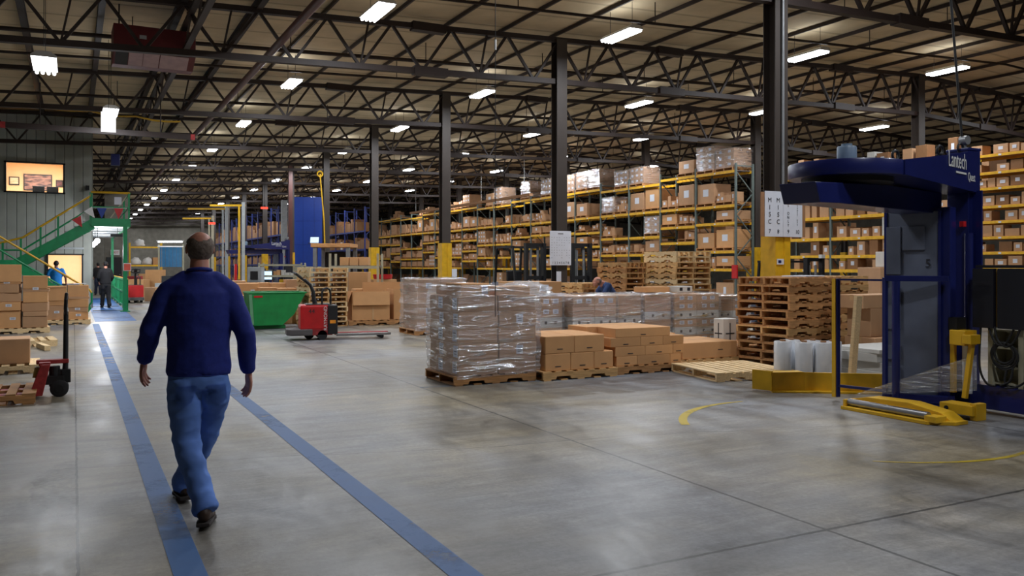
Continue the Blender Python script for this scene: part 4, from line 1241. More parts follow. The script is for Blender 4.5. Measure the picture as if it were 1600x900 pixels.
for r_, dz, dy in ((.13, 0, 0), (.12, .01, .015), (.135, -.012, -.01), (.1, .02, 0)):
    tube(bm, [L(8.46, 5.36 + dy + r_ * math.cos(a * PI / 16), .63 + dz + r_ * math.sin(a * PI / 16)) for a in range(32)], .011, 6, True)
obj('cable_coil', bm, 'rubber', wm, smooth=True)
for pts in ([(8.46, 5.13, .92), (8.45, 5.09, .78), (8.45, 5.0, .72), (8.45, 4.92, .78), (8.46, 4.86, .92)], [(8.46, 5.2, .92), (8.45, 5.12, .76), (8.45, 5.02, .74), (8.46, 4.93, .9)], [(8.46, 5.0, .5), (8.44, 5.01, .36), (8.44, 4.95, .31)], [(8.45, 4.93, .52), (8.43, 4.95, .38), (8.43, 5.05, .32)], [(8.46, 5.28, .9), (8.44, 5.28, .5), (8.43, 5.2, .33), (8.43, 5.1, .31)], [(8.46, 4.75, .9), (8.45, 4.74, .5), (8.44, 4.86, .34), (8.43, 5.0, .3)]):
    bm = bmesh.new()
    P = [Vector(L(p[0], p[1] + .33, p[2])) for p in pts]
    q = []
    for i in range(len(P) - 1):
        for s in range(5):
            t = s / 5
            p0, p1, p2, p3 = P[max(i - 1, 0)], P[i], P[i + 1], P[min(i + 2, len(P) - 1)]
            q.append(0.5 * ((2 * p1) + (p2 - p0) * t + (2 * p0 - 5 * p1 + 4 * p2 - p3) * t * t + (3 * p1 - p0 - 3 * p2 + p3) * t ** 3))
    q.append(P[-1])
    tube(bm, q, .011, 6); obj('cable', bm, 'rubber', wm, smooth=True)
bm = bmesh.new(); box(bm, L(8.56, 5.88, 2.0), (.05, .05, .06)); obj('red_limit_switch', bm, 'red', wm, bevel=.005)
bm = bmesh.new(); bar(bm, L(8.68, 5.84, 2.36), L(8.68, 5.84, 1.5), .02, .2); obj('gusset', bm, 'navy', wm)
# floor clamp with roller
fc = thing('floor_clamp', 'low yellow floor clamp with a steel roller before the wrapping machine', 'machine', (7.56, 5.9, 0))
fc.scale = (1, .92, 1)
bm = bmesh.new(); prism(bm, [(-.68, -.2), (.62, -.2), (.62, .2), (-.5, .2), (-.68, .0)], .035, Matrix.Rotation(PI / 2, 4, 'Z')); obj('base_plate', bm, 'yellow', fc, bevel=.004)
bm = bmesh.new()
prism(bm, [(-.62, .035), (.62, .035), (.62, .1), (.45, .135), (-.1, .15), (-.5, .10)], .2, Matrix.Translation((.12, 0, 0)) @ Matrix.Rotation(PI / 2, 4, 'Z') @ Matrix.Rotation(PI / 2, 4, 'X') @ Matrix.Translation((0, 0, -.1)))
obj('clamp_body', bm, 'yellow', fc, bevel=.006)
bm = bmesh.new(); cyl(bm, (-.11, -.46, .075), (-.11, .58, .075), .038, n=20); obj('roller', bm, 'steelbright', fc, smooth=True)
bm = bmesh.new(); box(bm, (-.08, .6, .06), (.18, .03, .09)); obj('end_block', bm, 'yellow', fc, bevel=.004)
bm = bmesh.new(); box(bm, (-.1, -.53, .055), (.16, .14, .06)); obj('end_block', bm, 'yellow', fc, bevel=.004)
fb = thing('stop_block', 'yellow bolted stop block at the foot of the wrapping machine', 'machine', (8.02, 5.52, 0))
bm = bmesh.new(); box(bm, (0, 0, .1), (.2, .36, .1)); box(bm, (.02, -.16, .085), (.16, .07, .17)); obj('block', bm, 'yellow', fb, bevel=.006)
bm = bmesh.new(); cyl(bm, (-.101, .1, .1), (-.11, .1, .1), .022); obj('bolt', bm, 'black', fb)
# yellow floor guide
fg = thing('floor_guide', 'yellow steel floor guide rail in front of the film rolls', 'guide rail', (0, 0, 0))
bm = bmesh.new(); bar(bm, (7.58, 7.72, .13), (7.98, 7.56, .13), .03, .22); bar(bm, (7.97, 7.56, .13), (8.72, 6.98, .13), .03, .22); obj('plate', bm, 'yellow', fg)
bm = bmesh.new(); bar(bm, (7.5, 7.95, .14), (7.58, 7.70, .14), .03, .24); obj('nose_plate', bm, 'yellow', fg)
bm = bmesh.new(); box(bm, (7.78, 7.70, .235), (.42, .16, .02), -.35); obj('top_flange', bm, 'yellow', fg)
bm = bmesh.new(); bar(bm, (7.6, 7.74, .01), (8.72, 7.0, .01), .16, .02); obj('foot_plate', bm, 'yellow', fg)
# thin bumper frame carried in front of the turning arm
bf = put('bumper_frame', None, wm, (0, 0, 0))
def WP(u, d_, z):
    x, y = at(u, d_); return L(x, y, z)
bm = bmesh.new(); p = WP(1308, 9.72, 0); box(bm, (p[0], p[1], .72), (.05, .05, 1.36)); po = obj('bumper_post', bm, 'navy', bf, bevel=.004)
bm = bmesh.new(); box(bm, (p[0] - .03, p[1] + .02, .72), (.012, .05, 1.36)); obj('yellow_edge', bm, 'yellow', po)
q = WP(1383, 9.3, 0); bm = bmesh.new(); box(bm, (q[0], q[1], .76), (.045, .045, 1.32)); obj('bumper_post', bm, 'navy', bf, bevel=.004)
r_ = WP(1400, 9.2, 0); bm = bmesh.new(); cyl(bm, (r_[0], r_[1], .1), (r_[0], r_[1], 1.38), .042); obj('bumper_post', bm, 'navy', bf, smooth=True)
for z, w_ in ((1.39, .022), (.17, .03)):
    bm = bmesh.new(); bar(bm, (p[0], p[1], z), (q[0], q[1], z), w_); obj('bumper_rail', bm, 'navy', bf)
bm = bmesh.new(); e = WP(1482, 8.95, 0); bar(bm, (q[0], q[1], 1.41), (e[0], e[1], 1.41), .07, .06); obj('bumper_bar', bm, 'navy', bf, bevel=.004)
bm = bmesh.new(); bar(bm, (q[0], q[1], .12), (e[0], e[1], .12), .07, .08); bar(bm, (r_[0], r_[1], .12), (e[0] + .1, e[1], .12), .05, .08); obj('bumper_bar', bm, 'navy', bf)

# the same kind of machine far behind
w2 = copy_tree(wm)
x, y = at(384, 41); w2.location = (x, y, 0); w2['label'] = 'second dark blue stretch wrapping machine far behind the scrap cartons'

# ------------------------------------------------------------------ signs on columns
sg = thing('bay_sign', 'white bay sign reading MISC and numbers seven to ten on the near column', 'sign', (11.18, 11.08, 2.45))
boxo('backing', (0, 0.015, 0), (1.06, .02, .78), 'cardboard', sg)
for k, (x, w_) in enumerate(((-.235, .43), (.215, .46))):
    boxo('sheet', (x, -.002, .01), (w_, .008, .80), 'paper', sg)
for x, top, num in ((-.34, 'M\nI\nS\nC', '7'), (-.14, 'M\nI\nS\nC', '8')):
    text('lettering', top, .115, 'ink', sg, (x, -.01, .06), (PI / 2, 0, 0), .0006, line=1.1); text('number', num, .1, 'ink', sg, (x, -.01, -.3), (PI / 2, 0, 0), .0006)
text('lettering', 'U\nP\nS\n\nO\nN\nL\nY', .07, 'ink', sg, (.1, -.01, .06), (PI / 2, 0, 0), .0006); text('number', '9', .1, 'ink', sg, (.1, -.01, -.3), (PI / 2, 0, 0), .0006)
text('lettering', 'I\nN\nT\nE\nR\nN\nE\nT\n\nU\nP\nS', .042, 'ink', sg, (.32, -.01, .06), (PI / 2, 0, 0), .0006); text('number', '10', .1, 'ink', sg, (.32, -.01, -.3), (PI / 2, 0, 0), .0006)
s2 = thing('grid_sign', 'white sheet with a grid of small marks and a row of numbers on the column', 'sign', (11.12, 18.72, 2.0))
boxo('sheet', (0, 0, 0), (.63, .012, .88), 'paper', s2)
bm = bmesh.new(); q_ = random.Random(3)
for i in range(8):
    for j in range(9):
        if q_.random() < .8: box(bm, (-.26 + i * .074, -.008, .27 - j * .065), (.018, .002, .01))
box(bm, (0, -.008, .37), (.16, .002, .018)); obj('grid_marks', bm, 'ink', s2)
text('number_row', '1 2 3 4 5 6 7 8', .085, 'ink', s2, (0, -.009, -.38), (PI / 2, 0, 0), .0006)
o = boxo('paper_notice', (0, 0, 0), (.14, .008, .3), 'paper'); o.location = (11.08, 18.735, 1.25); tag(o, 'small white notice taped to the column under the grid sign', 'notice')
o = boxo('paper_notice', (0, 0, 0), (.18, .008, .27), 'paper'); o.location = (11.45, 26.3, 1.3); tag(o, 'white notice hung beside the yellow guard of the third column', 'notice')
t = thing('round_tag', 'small white tag with a blue letter on the yellow guard near the bay sign', 'sign', (11.12, 11.1, 1.62)); boxo('plate', (0, 0, 0), (.16, .01, .1), 'paper', t); boxo('blue_mark', (-.02, -.006, 0), (.07, .004, .05), 'navy', t)

# ------------------------------------------------------------------ red electric pallet truck
pj = thing('electric_pallet_truck', 'red electric pallet truck with number 44, forks toward the wrapped loads', 'pallet truck', (4.55, 17.75, 0), -0.16)
bm = bmesh.new(); box(bm, (-.06, 0, .47), (.58, .62, .52)); obj('motor_cover', bm, 'red', pj, bevel=.04)
bm = bmesh.new(); box(bm, (.31, 0, .42), (.2, .68, .6)); obj('battery_box', bm, 'black', pj, bevel=.015)
bm = bmesh.new(); box(bm, (.31, -.345, .38), (.12, .004, .07)); obj('orange_sticker', bm, mat('orange_sticker', (240, 150, 30), .5), pj)
bm = bmesh.new(); prism(bm, [(-.62, -.22), (-.55, -.32), (-.1, -.34), (-.1, .34), (-.55, .32), (-.62, .22)], .13, Matrix.Translation((0, 0, .1))); obj('platform', bm, mat('grey_rubber_step', (88, 84, 84), .7), pj, bevel=.02)
bm = bmesh.new(); box(bm, (.0, 0, .16), (.62, .6, .12)); obj('chassis', bm, 'dullred', pj, bevel=.01)
for s in (-1, 1):
    bm = bmesh.new(); prism(bm, [(.4, s * .17 - .085), (1.45, s * .17 - .085), (1.55, s * .17 - .04), (1.55, s * .17 + .04), (1.45, s * .17 + .085), (.4, s * .17 + .085)], .05, Matrix.Translation((0, 0, .07))); obj('fork', bm, 'steelbright' if s < 0 else 'dullred', pj, bevel=.006)
    bm = bmesh.new(); cyl(bm, (1.35, s * .17 - .05, .045), (1.35, s * .17 + .05, .045), .045); obj('fork_wheel', bm, 'rubber', pj)
for x, yy in ((-.15, 0), (.1, -.25), (.1, .25)):
    bm = bmesh.new(); cyl(bm, (x, yy - .05, .1), (x, yy + .05, .1), .1, n=20); obj('wheel', bm, 'rubber', pj, smooth=True)
bm = bmesh.new(); tube(bm, [(-.02, 0, .72), (-.05, 0, .85), (-.06, 0, 1.0), (-.12, 0, 1.14), (-.25, 0, 1.26)], [.05, .045, .04, .035, .035], 10); ti = obj('tiller', bm, 'black', pj, smooth=True)
bm = bmesh.new(); tube(bm, [(-.25, -.04, 1.24), (-.3, -.16, 1.28), (-.42, -.17, 1.38), (-.46, 0, 1.41), (-.42, .17, 1.38), (-.3, .16, 1.28), (-.25, .04, 1.24)], .022, 8, True); obj('handle_loop', bm, 'black', ti, smooth=True)
bm = bmesh.new(); box(bm, (-.36, 0, 1.335), (.16, .13, .05), 0, 0, .7); obj('control_head', bm, 'black', ti, bevel=.01)
bm = bmesh.new(); tube(bm, [(.1, -.2, .72), (.1, -.2, .98), (.13, -.19, 1.06), (.2, -.15, 1.08), (.27, -.1, 1.04), (.29, -.08, .95), (.29, -.08, .72)], .022, 8); obj('grab_bar', bm, 'black', pj, smooth=True)
bm = bmesh.new(); box(bm, (.02, 0, .735), (.5, .56, .02)); obj('top_tray', bm, 'black', pj, bevel=.006)
text('number', '44', .13, 'ink', pj, (-.12, -.313, .6), (PI / 2, 0, 0), .001)
text('lettering', 'RAYMOND', .1, 'white', pj, (.165, -.313, .45), (PI / 2, -PI / 2, 0), .001)

# ------------------------------------------------------------------ green tipping hopper, gaylord boxes
hp = thing('tipping_hopper', 'green steel self-dumping hopper beside the red pallet truck', 'hopper', (3.74, 20.95, 0), -0.04)
prof_ = [(.06, .1), (.80, .1), (1.08, .36), (1.36, .88), (0, .88)]
for s, y in ((0, 0), (1, .92)):
    bm = bmesh.new(); prism(bm, prof_, .015, Matrix.Translation((0, y + .015, 0)) @ Matrix.Rotation(PI / 2, 4, 'X')); obj('side_plate', bm, 'hopper', hp)
bm = bmesh.new()
for (x0, z0), (x1, z1) in zip(prof_, prof_[1:]): 
    if z1 < .88 or z0 < .8: bar(bm, (x0, .47, z0), (x1, .47, z1), .92, .015, (0, 1, 0)) if False else None
def sheet(bm, p0, p1, y0, y1, th=.014):
    v = [bm.verts.new(q) for q in ((p0[0], y0, p0[1]), (p1[0], y0, p1[1]), (p1[0], y1, p1[1]), (p0[0], y1, p0[1]))]
    f = bm.faces.new(v); bmesh.ops.solidify(bm, geom=[f], thickness=th)
for a, b in ((0, 1), (1, 2), (2, 3), (4, 0)): sheet(bm, prof_[a], prof_[b], .01, .93)
obj('trough', bm, 'hopper', hp)
bm = bmesh.new(); tube(bm, [(0, 0, .885), (1.37, 0, .885), (1.37, .94, .885), (0, .94, .885)], .022, 6, True); obj('rim', bm, 'hopper', hp)
bm = bmesh.new(); box(bm, (.42, .2, .05), (.95, .1, .08)); box(bm, (.42, .74, .05), (.95, .1, .08)); obj('skid', bm, 'hopper', hp)
bm = bmesh.new(); box(bm, (.22, -.008, .8), (.2, .004, .045)); obj('red_plate', bm, 'red', hp)
bm = bmesh.new(); prism(bm, [(0.05, .12), (.12, .12), (.07, .86), (0, .86)], .02, Matrix.Translation((0, -.003, 0)) @ Matrix.Rotation(PI / 2, 4, 'X')); obj('end_rib', bm, mat('faded_green', (96, 150, 110), .6), hp)
def gaylord(x, y, rz, w, d_, h_, label, flap=True):
    t = thing('bulk_carton', label, 'box', (x, y, .0), rz)
    for nm, c, s in (('front_panel', (0, -d_ / 2, h_ / 2 + .126), (w, .012, h_)), ('back_panel', (0, d_ / 2, h_ / 2 + .126), (w, .012, h_)), ('side_panel', (-w / 2, 0, h_ / 2 + .126), (.012, d_, h_)), ('side_panel', (w / 2, 0, h_ / 2 + .126), (.012, d_, h_))):
        boxo(nm, c, s, 'carton', t)
    boxo('bottom_panel', (0, 0, .133), (w, d_, .012), 'carton', t)
    if flap:
        bm = bmesh.new(); box(bm, (0, -d_ / 2 - .05, h_ + .126 - .17), (w * .98, .012, .36), 0, -.22); obj('flap', bm, 'carton', t)
        bm = bmesh.new(); box(bm, (-w / 2 - .06, -.0, h_ + .126 - .14), (.012, d_ * .95, .3), 0, 0, .35); obj('flap', bm, 'carton', t)
        bm = bmesh.new(); box(bm, (.05, -d_ / 2 - .012, .16 + .126), (.05, .006, .3)); obj('tape', bm, 'tape', t)
    return t
gaylord(6.95, 21.7, -.12, .98, .8, .74, 'open bulk carton with its front flap hanging, beside the pallet pile')
pallet(6.95, 21.7, 0, -.12, 'pallet under the open bulk carton', None, PALD).location.z = -.018 + .018
gaylord(8.1, 21.75, -.12, 1.0, .9, .80, 'tall closed sided bulk carton behind the wrapped loads', False)
pallet(8.1, 21.75, 0, -.12, 'pallet under the tall bulk carton', None, PALD)
o = boxo('folded_carton', (0, 0, .0), (1.2, .03, .62), 'carton'); o.location = (7.7, 22.6, .78); o.rotation_euler = (-.12, 0, -.1); tag(o, 'flattened carton sheet leaning behind the bulk cartons', 'cardboard sheet')
carton(7.65, 22.95, 0, 1.4, .6, .9, -.1, 'large brown carton behind the bulk cartons', None, 'carton')
carton(8.45, 23.75, .0, .5, .5, 1.0, -.1, 'brown carton with two white tags behind the bulk cartons', None, 'carton', None, [('-y', -.1, .3, .1, .2), ('-y', .12, .3, .1, .2)])
rbx, rby = at(598, 28)
o = carton(rbx, rby, 0, .8, .5, 1.1, 0, 'brown carton under the red bin'); 
bm = bmesh.new(); lathe(bm, [(.25, 0), (.3, .02), (.33, .16), (.31, .16), (.28, .03)], 20); o = obj('red_bin', bm, 'red', None, smooth=True, loc=(rbx, rby, 1.1)); tag(o, 'shallow red plastic bin on a carton beyond the bulk cartons', 'bin')
# scrap cartons behind the hopper
q_ = random.Random(12)
k = 0
for row, (dd, zt_) in enumerate(((22.6, .78), (23.6, .98), (24.6, 1.12))):
    u = 335 + row * 4
    while u < 472 - (row == 0) * 6:
        w_ = q_.uniform(.42, .75)
        x, y = at(u, dd)
        h1 = zt_ * q_.uniform(.44, .52)
        for lev in (0, 1):
            hh = h1 if lev == 0 else zt_ * q_.uniform(.44, .56)
            carton(x + w_ / 2, y, 0 if lev == 0 else h1 + .002, w_ - .03, .55, hh, q_.uniform(-.1, .1), 'brown scrap carton, %s of the %s row behind the green hopper, %s' % (NTH[k % 16], ('front', 'middle', 'rear')[row], ('on the floor', 'stacked on top')[lev]), 'scrap cartons behind the hopper', q_.choice(('carton', 'carton', 'carton2')), 'x' if q_.random() < .4 else None, [('-y', w_ * .2, .02, .11, .16)] if lev and q_.random() < .5 else None)
        k += 1
        u += w_ / (dd / F_PX) * 1.03
    k = 0

# ------------------------------------------------------------------ benches, booth and tall things behind
def bench(u0, u1, d_, label, seed, shelfz=(1.15, 1.55)):
    x0, y0 = at(u0, d_); x1, y1 = at(u1, d_)
    Lb = math.hypot(x1 - x0, y1 - y0); a = math.atan2(y1 - y0, x1 - x0)
    t = thing('work_bench', label, 'bench', (x0, y0, 0), a)
    boxo('bench_top', (Lb / 2, .3, .9), (Lb, .6, .05), 'lightgrey', t)
    for x in (.03, Lb - .03):
        for y in (.03, .57): boxo('leg', (x, y, shelfz[-1] / 2 + .05), (.05, .05, shelfz[-1] + .1), 'beige', t)
    for z in shelfz: boxo('shelf', (Lb / 2, .45, z), (Lb, .34, .03), 'beige', t)
    for z in shelfz: boxo('front_rail', (Lb / 2, .02, z + .02), (Lb, .03, .07), 'beige', t)
    return t, Lb
tb_, Lb = bench(403, 472, 30.5, 'pale packing bench with two shelves beyond the scrap cartons', 3)
x, y = at(417, 30.6); mo = thing('monitor', 'lit computer monitor on the pale packing bench', 'monitor', (x, y + .1, .926), -YAW)
boxo('housing', (0, 0, .27), (.5, .05, .36), 'black', mo, .01); boxo('screen', (0, -.028, .27), (.42, .006, .3), 'screen', mo); boxo('stand', (0, .03, .05), (.2, .15, .1), 'black', mo, .01)
x, y = at(396, 30); mo = thing('terminal', 'grey cabinet with a dark computer terminal left of the packing bench', 'terminal', (x, y, 0), -YAW)
boxo('cabinet', (0, .3, .75), (.5, .4, 1.5), 'lightgrey', mo, .01); boxo('dark_screen', (0, .08, 1.2), (.26, .05, .3), 'black', mo, .01); boxo('tray', (0, .0, .95), (.4, .3, .04), 'black', mo)
q_ = random.Random(4)
for k in range(9):
    x, y = at(408 + k * 7, 30.85); w_ = q_.uniform(.09, .2)
    m_ = q_.choice(('cartonw', 'carton', 'cartonw', 'carton2'))
    carton(x, y, 1.166, w_, .2, q_.uniform(.1, .25), -YAW, '%s box, %s along the lower shelf of the packing bench' % ('white' if m_ == 'cartonw' else 'brown', NTH[k]), 'boxes on the packing bench', m_)
for k, (u, d_, zt_, lab, m_) in enumerate(((444, 50, zat(313, 50), 'pale grey steel post left of the tall blue cabinet', 'lightgrey'),)):
    x, y = at(u, d_); bm = bmesh.new(); box(bm, (0, 0, zt_ / 2), (.32, .32, zt_)); box(bm, (0, 0, .02), (.5, .5, .04)); tag(obj('steel_post', bm, m_, None, bevel=.01, loc=(x, y, 0)), lab, 'post')
x, y = at(453.5, 48); bm = bmesh.new(); prism(bm, [(a * .22, b * .22) for a, b in ((-.5, -.5), (.5, -.5), (.5, .5), (-.5, .5))], 7.2); tag(obj('steel_post', bm, 'pipe', None, loc=(x, y, 0)), 'rust red steel post against the tall blue cabinet', 'post')
x, y = at(485, 50.5)
bc = thing('tall_cabinet', 'very tall blue panelled storage cabinet behind the roofed booth', 'cabinet', (x, y + .4, 0), -YAW)
boxo('body', (0, 0, 2.81), (2.06, 1.4, 5.62), 'bluepanel', bc, .015)
bm = bmesh.new()
for x_ in (-.16, .5): box(bm, (x_, -.703, 2.81), (.012, .008, 5.6))
for z in (1.4, 2.8, 4.2): box(bm, (0, -.703, z), (2.04, .008, .012))
obj('panel_seam', bm, 'navy', bc)
x, y = at(485, 47); tag(boxo('wall_panel', (0, 0, .75), (2.0, .12, 1.5), 'beige'), 'low pale board under the tall blue cabinet', 'panel').location = (x, y, 0)
# roofed booth
x, y = at(517, 27)
bo = thing('supervisor_booth', 'open booth with a flat brown roof behind the pallet pile', 'booth', (x, y, 0), -YAW)
boxo('roof', (0, .6, 2.2), (1.25, 1.4, .12), 'woodd', bo, .01)
for x_, y_ in ((-.5, 0), (.55, 0), (-.5, 1.2), (.55, 1.2)): boxo('post', (x_, y_, 1.07), (.12, .12, 2.14), 'grey', bo)
boxo('back_panel', (.02, 1.22, 1.0), (1.0, .04, 2.0), 'black', bo)
boxo('desk_shelf', (.02, .6, 1.0), (1.0, .9, .04), 'woodd', bo)
for k in range(3):
    xx, yy = at(505 + k * 14, 27.3); bm = bmesh.new(); lathe(bm, [(.08, 0), (.1, .02), (.11, .22), (.09, .26), (.02, .26)], 16); tag(obj('grey_bucket', bm, 'grey', None, smooth=True, loc=(xx, yy, 1.022)), 'grey tub, %s along the shelf inside the roofed booth' % NTH[k], 'tub', 'grey tubs in the booth')
xx, yy = at(490, 27.3); la = thing('laptop', 'open laptop glowing on the roof of the booth', 'laptop', (xx, yy, 2.262), -YAW)
bm = bmesh.new(); box(bm, (0, 0, .01), (.3, .22, .02)); obj('base', bm, 'black', la)
bm = bmesh.new(); box(bm, (0, .14, .12), (.3, .012, .22), 0, -.3); obj('lid', bm, 'black', la)
bm = bmesh.new(); box(bm, (0, .128, .12), (.27, .006, .19), 0, -.3); obj('screen', bm, 'screen', la)
# pale rail frame and orange cartons on it
x0, y0 = at(514, 24.5); x1, y1 = at(592, 24.5)
rf = thing('conveyor_frame', 'pale green rail frame with posts behind the pallet pile', 'frame', (x0, y0, 0), -YAW)
Lf = math.hypot(x1 - x0, y1 - y0)
for x_ in (.03, Lf - .03): 
    for y_ in (0, .8): boxo('post', (x_, y_, .95), (.06, .06, 1.9), 'beige', rf)
for z in (.35, 1.5): boxo('rail', (Lf / 2, 0, z), (Lf, .05, .08), 'beige', rf); boxo('rail', (Lf / 2, .8, z), (Lf, .05, .08), 'beige', rf)
boxo('roller_bed', (Lf / 2, .4, 1.53), (Lf - .1, .76, .04), 'grey', rf)
for k in range(3):
    x, y = at(540 + 15 * k, 24.9); carton(x, y, 1.552, .26, .4, .24, -YAW, 'orange brown carton, %s on the pale rail frame' % NTH[k], 'cartons on the rail frame', 'carton', None)
x, y = at(562, 26.5); carton(x, y, 0, .6, .6, 1.35, -YAW, 'tall orange brown carton standing under the rail frame', None, 'carton')
# yellow hose on the fifth column, jib posts
x, y = 11.05, 41.6
bm = bmesh.new(); tube(bm, [(x - .2, y, 6.1), (x - .12, y, 5.2), (x, y - .02, 3.8), (x + .05, y, 2.2)], .035, 8)
ho = obj('air_hose', bm, 'yellow', None, smooth=True); tag(ho, 'yellow air hose hanging down the column before the blue cabinet', 'hose')
bm = bmesh.new(); c = (x - .2, y, 6.1); tube(bm, [(c[0] + .13 * math.cos(a * PI / 8), c[1], c[2] + .13 * math.sin(a * PI / 8)) for a in range(16)], .04, 8, True); obj('coil', bm, 'yellow', ho, smooth=True)
for u, d_, zt_, arm_, m1, lab in ((354, 44, zat(322, 44), -1.9, 'lightgrey', 'pale grey jib post with a yellow arm, second from the columns'), (380, 40, zat(316, 40), -1.5, 'lightgrey', 'pale jib post with a yellow pipe beside it'), (332, 48, zat(337, 48), -1.6, 'beige', 'beige jib post half hidden by the walking man')):
    x, y = at(u, d_); t = thing('jib_crane', lab, 'crane', (x, y, 0))
    bm = bmesh.new(); box(bm, (0, 0, zt_ / 2), (.14, .14, zt_)); box(bm, (0, 0, .02), (.4, .4, .04)); obj('post', bm, m1, t)
    bm = bmesh.new(); bar(bm, (.1, 0, zt_ - .15), (arm_, 0, zt_ - .2), .06, .09); obj('arm', bm, 'yellow', t)
    bm = bmesh.new(); cyl(bm, (-.2, -.1, .9), (-.2, -.1, zt_ - .2), .05); obj('yellow_pipe', bm, 'yellow' if u == 380 else m1, t)
for u, v_, d_, lab in ((413, 325, 44, 'red warning light hung over the benches'), (331, 349, 47, 'red warning light on the beige jib post')):
    x, y = at(u, d_); t = thing('warning_light', lab, 'light', (x, y, zat(v_, d_)))
    bm = bmesh.new(); box(bm, (0, 0, 0), (.34, .16, .1)); obj('lens', bm, 'beacon', t, bevel=.02)
    bm = bmesh.new(); box(bm, (0, 0, .1), (.1, .1, .1)); cyl(bm, (0, 0, .1), (0, 0, z_deck(x) - zat(v_, d_)), .012, n=6); obj('hanger', bm, 'black', t)
x, y = at(341, 26); bm = bmesh.new(); box(bm, (0, 0, .8), (.08, .08, 1.6)); tag(obj('red_post', bm, 'red', None, loc=at(368, 27) + (0,)), 'red post standing before the packing benches', 'post')
# long tray and thin posts over the stacked goods
ct = thing('cable_tray', 'long pale tray beam running above the stacked goods toward the far end', 'beam', (22.3, 50, 5.45), kind='thing')
boxo('tray', (0, 0, 0), (.22, 18.6, .14), 'cardboard', ct)
for k in range(4):
    bm = bmesh.new(); cyl(bm, (0, -8.5 + 5.6 * k, .07), (0, -8.5 + 5.6 * k, z_deck(22.3) - 5.45), .02, n=8); obj('hanger_rod', bm, 'lightgrey', ct)
bm = bmesh.new(); cyl(bm, (11.2, 11.12, 2.95), (11.2, 11.12, z_top(11.2) - .2), .028, n=10); tag(obj('conduit', bm, 'grey', smooth=True), 'thin pale conduit running up the column with the bay sign', 'pipe')
x, y = at(774, 10.4)
bm = bmesh.new(); cyl(bm, (x, y, .92), (x, y, z_deck(x)), .0045, n=6); pc = obj('pull_cord', bm, 'black', None); tag(pc, 'thin dark cord hanging from the roof in front of the tall wrapped load', 'cord')
bm = bmesh.new(); cyl(bm, (x, y, zat(78, 10.4)), (x, y, zat(62, 10.4)), .014, n=10); obj('connector', bm, 'white', pc)
bm = bmesh.new(); tube(bm, [(8.72, 5.99, 2.83), (8.6, 6.05, 4.5), (8.4, 6.15, z_deck(8.4) - .03)], .014, 8); tag(obj('power_cable', bm, 'black', smooth=True), 'dark cable dropping from the roof to the mast of the wrapping machine', 'cable')
# forklifts behind the loads
def forklift(x, y, rz, label, lampz=None):
    t = thing('forklift', label, 'forklift', (x, y, 0), rz)
    for s in (-1, 1):
        bm = bmesh.new(); box(bm, (s * .3, 0, 1.15), (.09, .13, 2.1)); obj('mast_rail', bm, 'black', t)
        bm = bmesh.new(); box(bm, (s * .25, -.6, .08), (.1, 1.0, .05)); box(bm, (s * .25, -.11, .4), (.1, .04, .7)); obj('fork', bm, 'rubber', t)
        bm = bmesh.new(); cyl(bm, (s * .5 - .08, .25, .28), (s * .5 + .08, .25, .28), .28, n=20); obj('wheel', bm, 'rubber', t, smooth=True)
        bm = bmesh.new(); cyl(bm, (s * .45 - .07, 1.45, .22), (s * .45 + .07, 1.45, .22), .22, n=20); obj('wheel', bm, 'rubber', t, smooth=True)
    bm = bmesh.new()
    for z in (.4, 1.2, 2.15): box(bm, (0, .03, z), (.65, .06, .1))
    obj('mast_crossbar', bm, 'black', t)
    bm = bmesh.new(); cyl(bm, (-.12, .05, .2), (-.12, .05, 2.0), .035); cyl(bm, (.12, .05, .2), (.12, .05, 2.0), .035); obj('lift_cylinder', bm, 'grey', t, smooth=True)
    bm = bmesh.new(); box(bm, (0, -.07, .75), (.8, .05, .5)); obj('carriage', bm, 'black', t)
    bm = bmesh.new(); box(bm, (0, 1.0, .55), (.95, 1.6, .6)); box(bm, (0, 1.55, .8), (.95, .5, .5)); obj('body', bm, 'armgrey', t, bevel=.05)
    bm = bmesh.new(); box(bm, (0, .95, .92), (.5, .45, .12)); box(bm, (0, 1.2, 1.15), (.5, .1, .5)); obj('seat', bm, 'black', t, bevel=.03)
    bm = bmesh.new()
    for s in (-1, 1): bar(bm, (s * .43, .35, .8), (s * .43, .55, 2.1), .06); bar(bm, (s * .43, 1.6, 1.0), (s * .43, 1.5, 2.1), .06); bar(bm, (s * .43, .5, 2.1), (s * .43, 1.55, 2.1), .06)
    for q in range(6): bar(bm, (-.43, .55 + q * .19, 2.1), (.43, .55 + q * .19, 2.1), .04)
    obj('overhead_guard', bm, 'black', t)
    return t
x, y = at(836, 24.5); forklift(x, y, .05, 'dark forklift parked behind the column with the grid sign')
x, y = at(908, 24.6); forklift(x, y, .03, 'dark forklift parked just behind the bending man')
x, y = at(1272, 18.0); f3 = forklift(x, y, PI * .02, 'dark forklift behind the tall pallet pile with a white lamp on its mast')
bm = bmesh.new(); box(bm, (.25, -.05, 2.24), (.14, .1, .1)); obj('lamp', bm, 'white', f3); f3.scale = (.8, .8, .78)
x, y = at(1392, 16.5); t = carton(x, y, 1.52, .42, .4, .3, -.4, 'white printed carton on the brown stack behind the blue fence', None, 'cartonw', None, None, [('-y', -.05, .0, .08, .06), ('-y', .1, -.03, .06, .08)])
carton(x, y, 0, .9, .9, 1.515, -.4, 'tall brown carton block carrying the white printed carton', None, 'carton2')
o = boxo('hanging_rag', (0, 0, 0), (.06, .3, .55), 'red'); o.location = (23.98, 26.45, 1.3); tag(o, 'red cloth hanging on the first far rack upright', 'cloth')

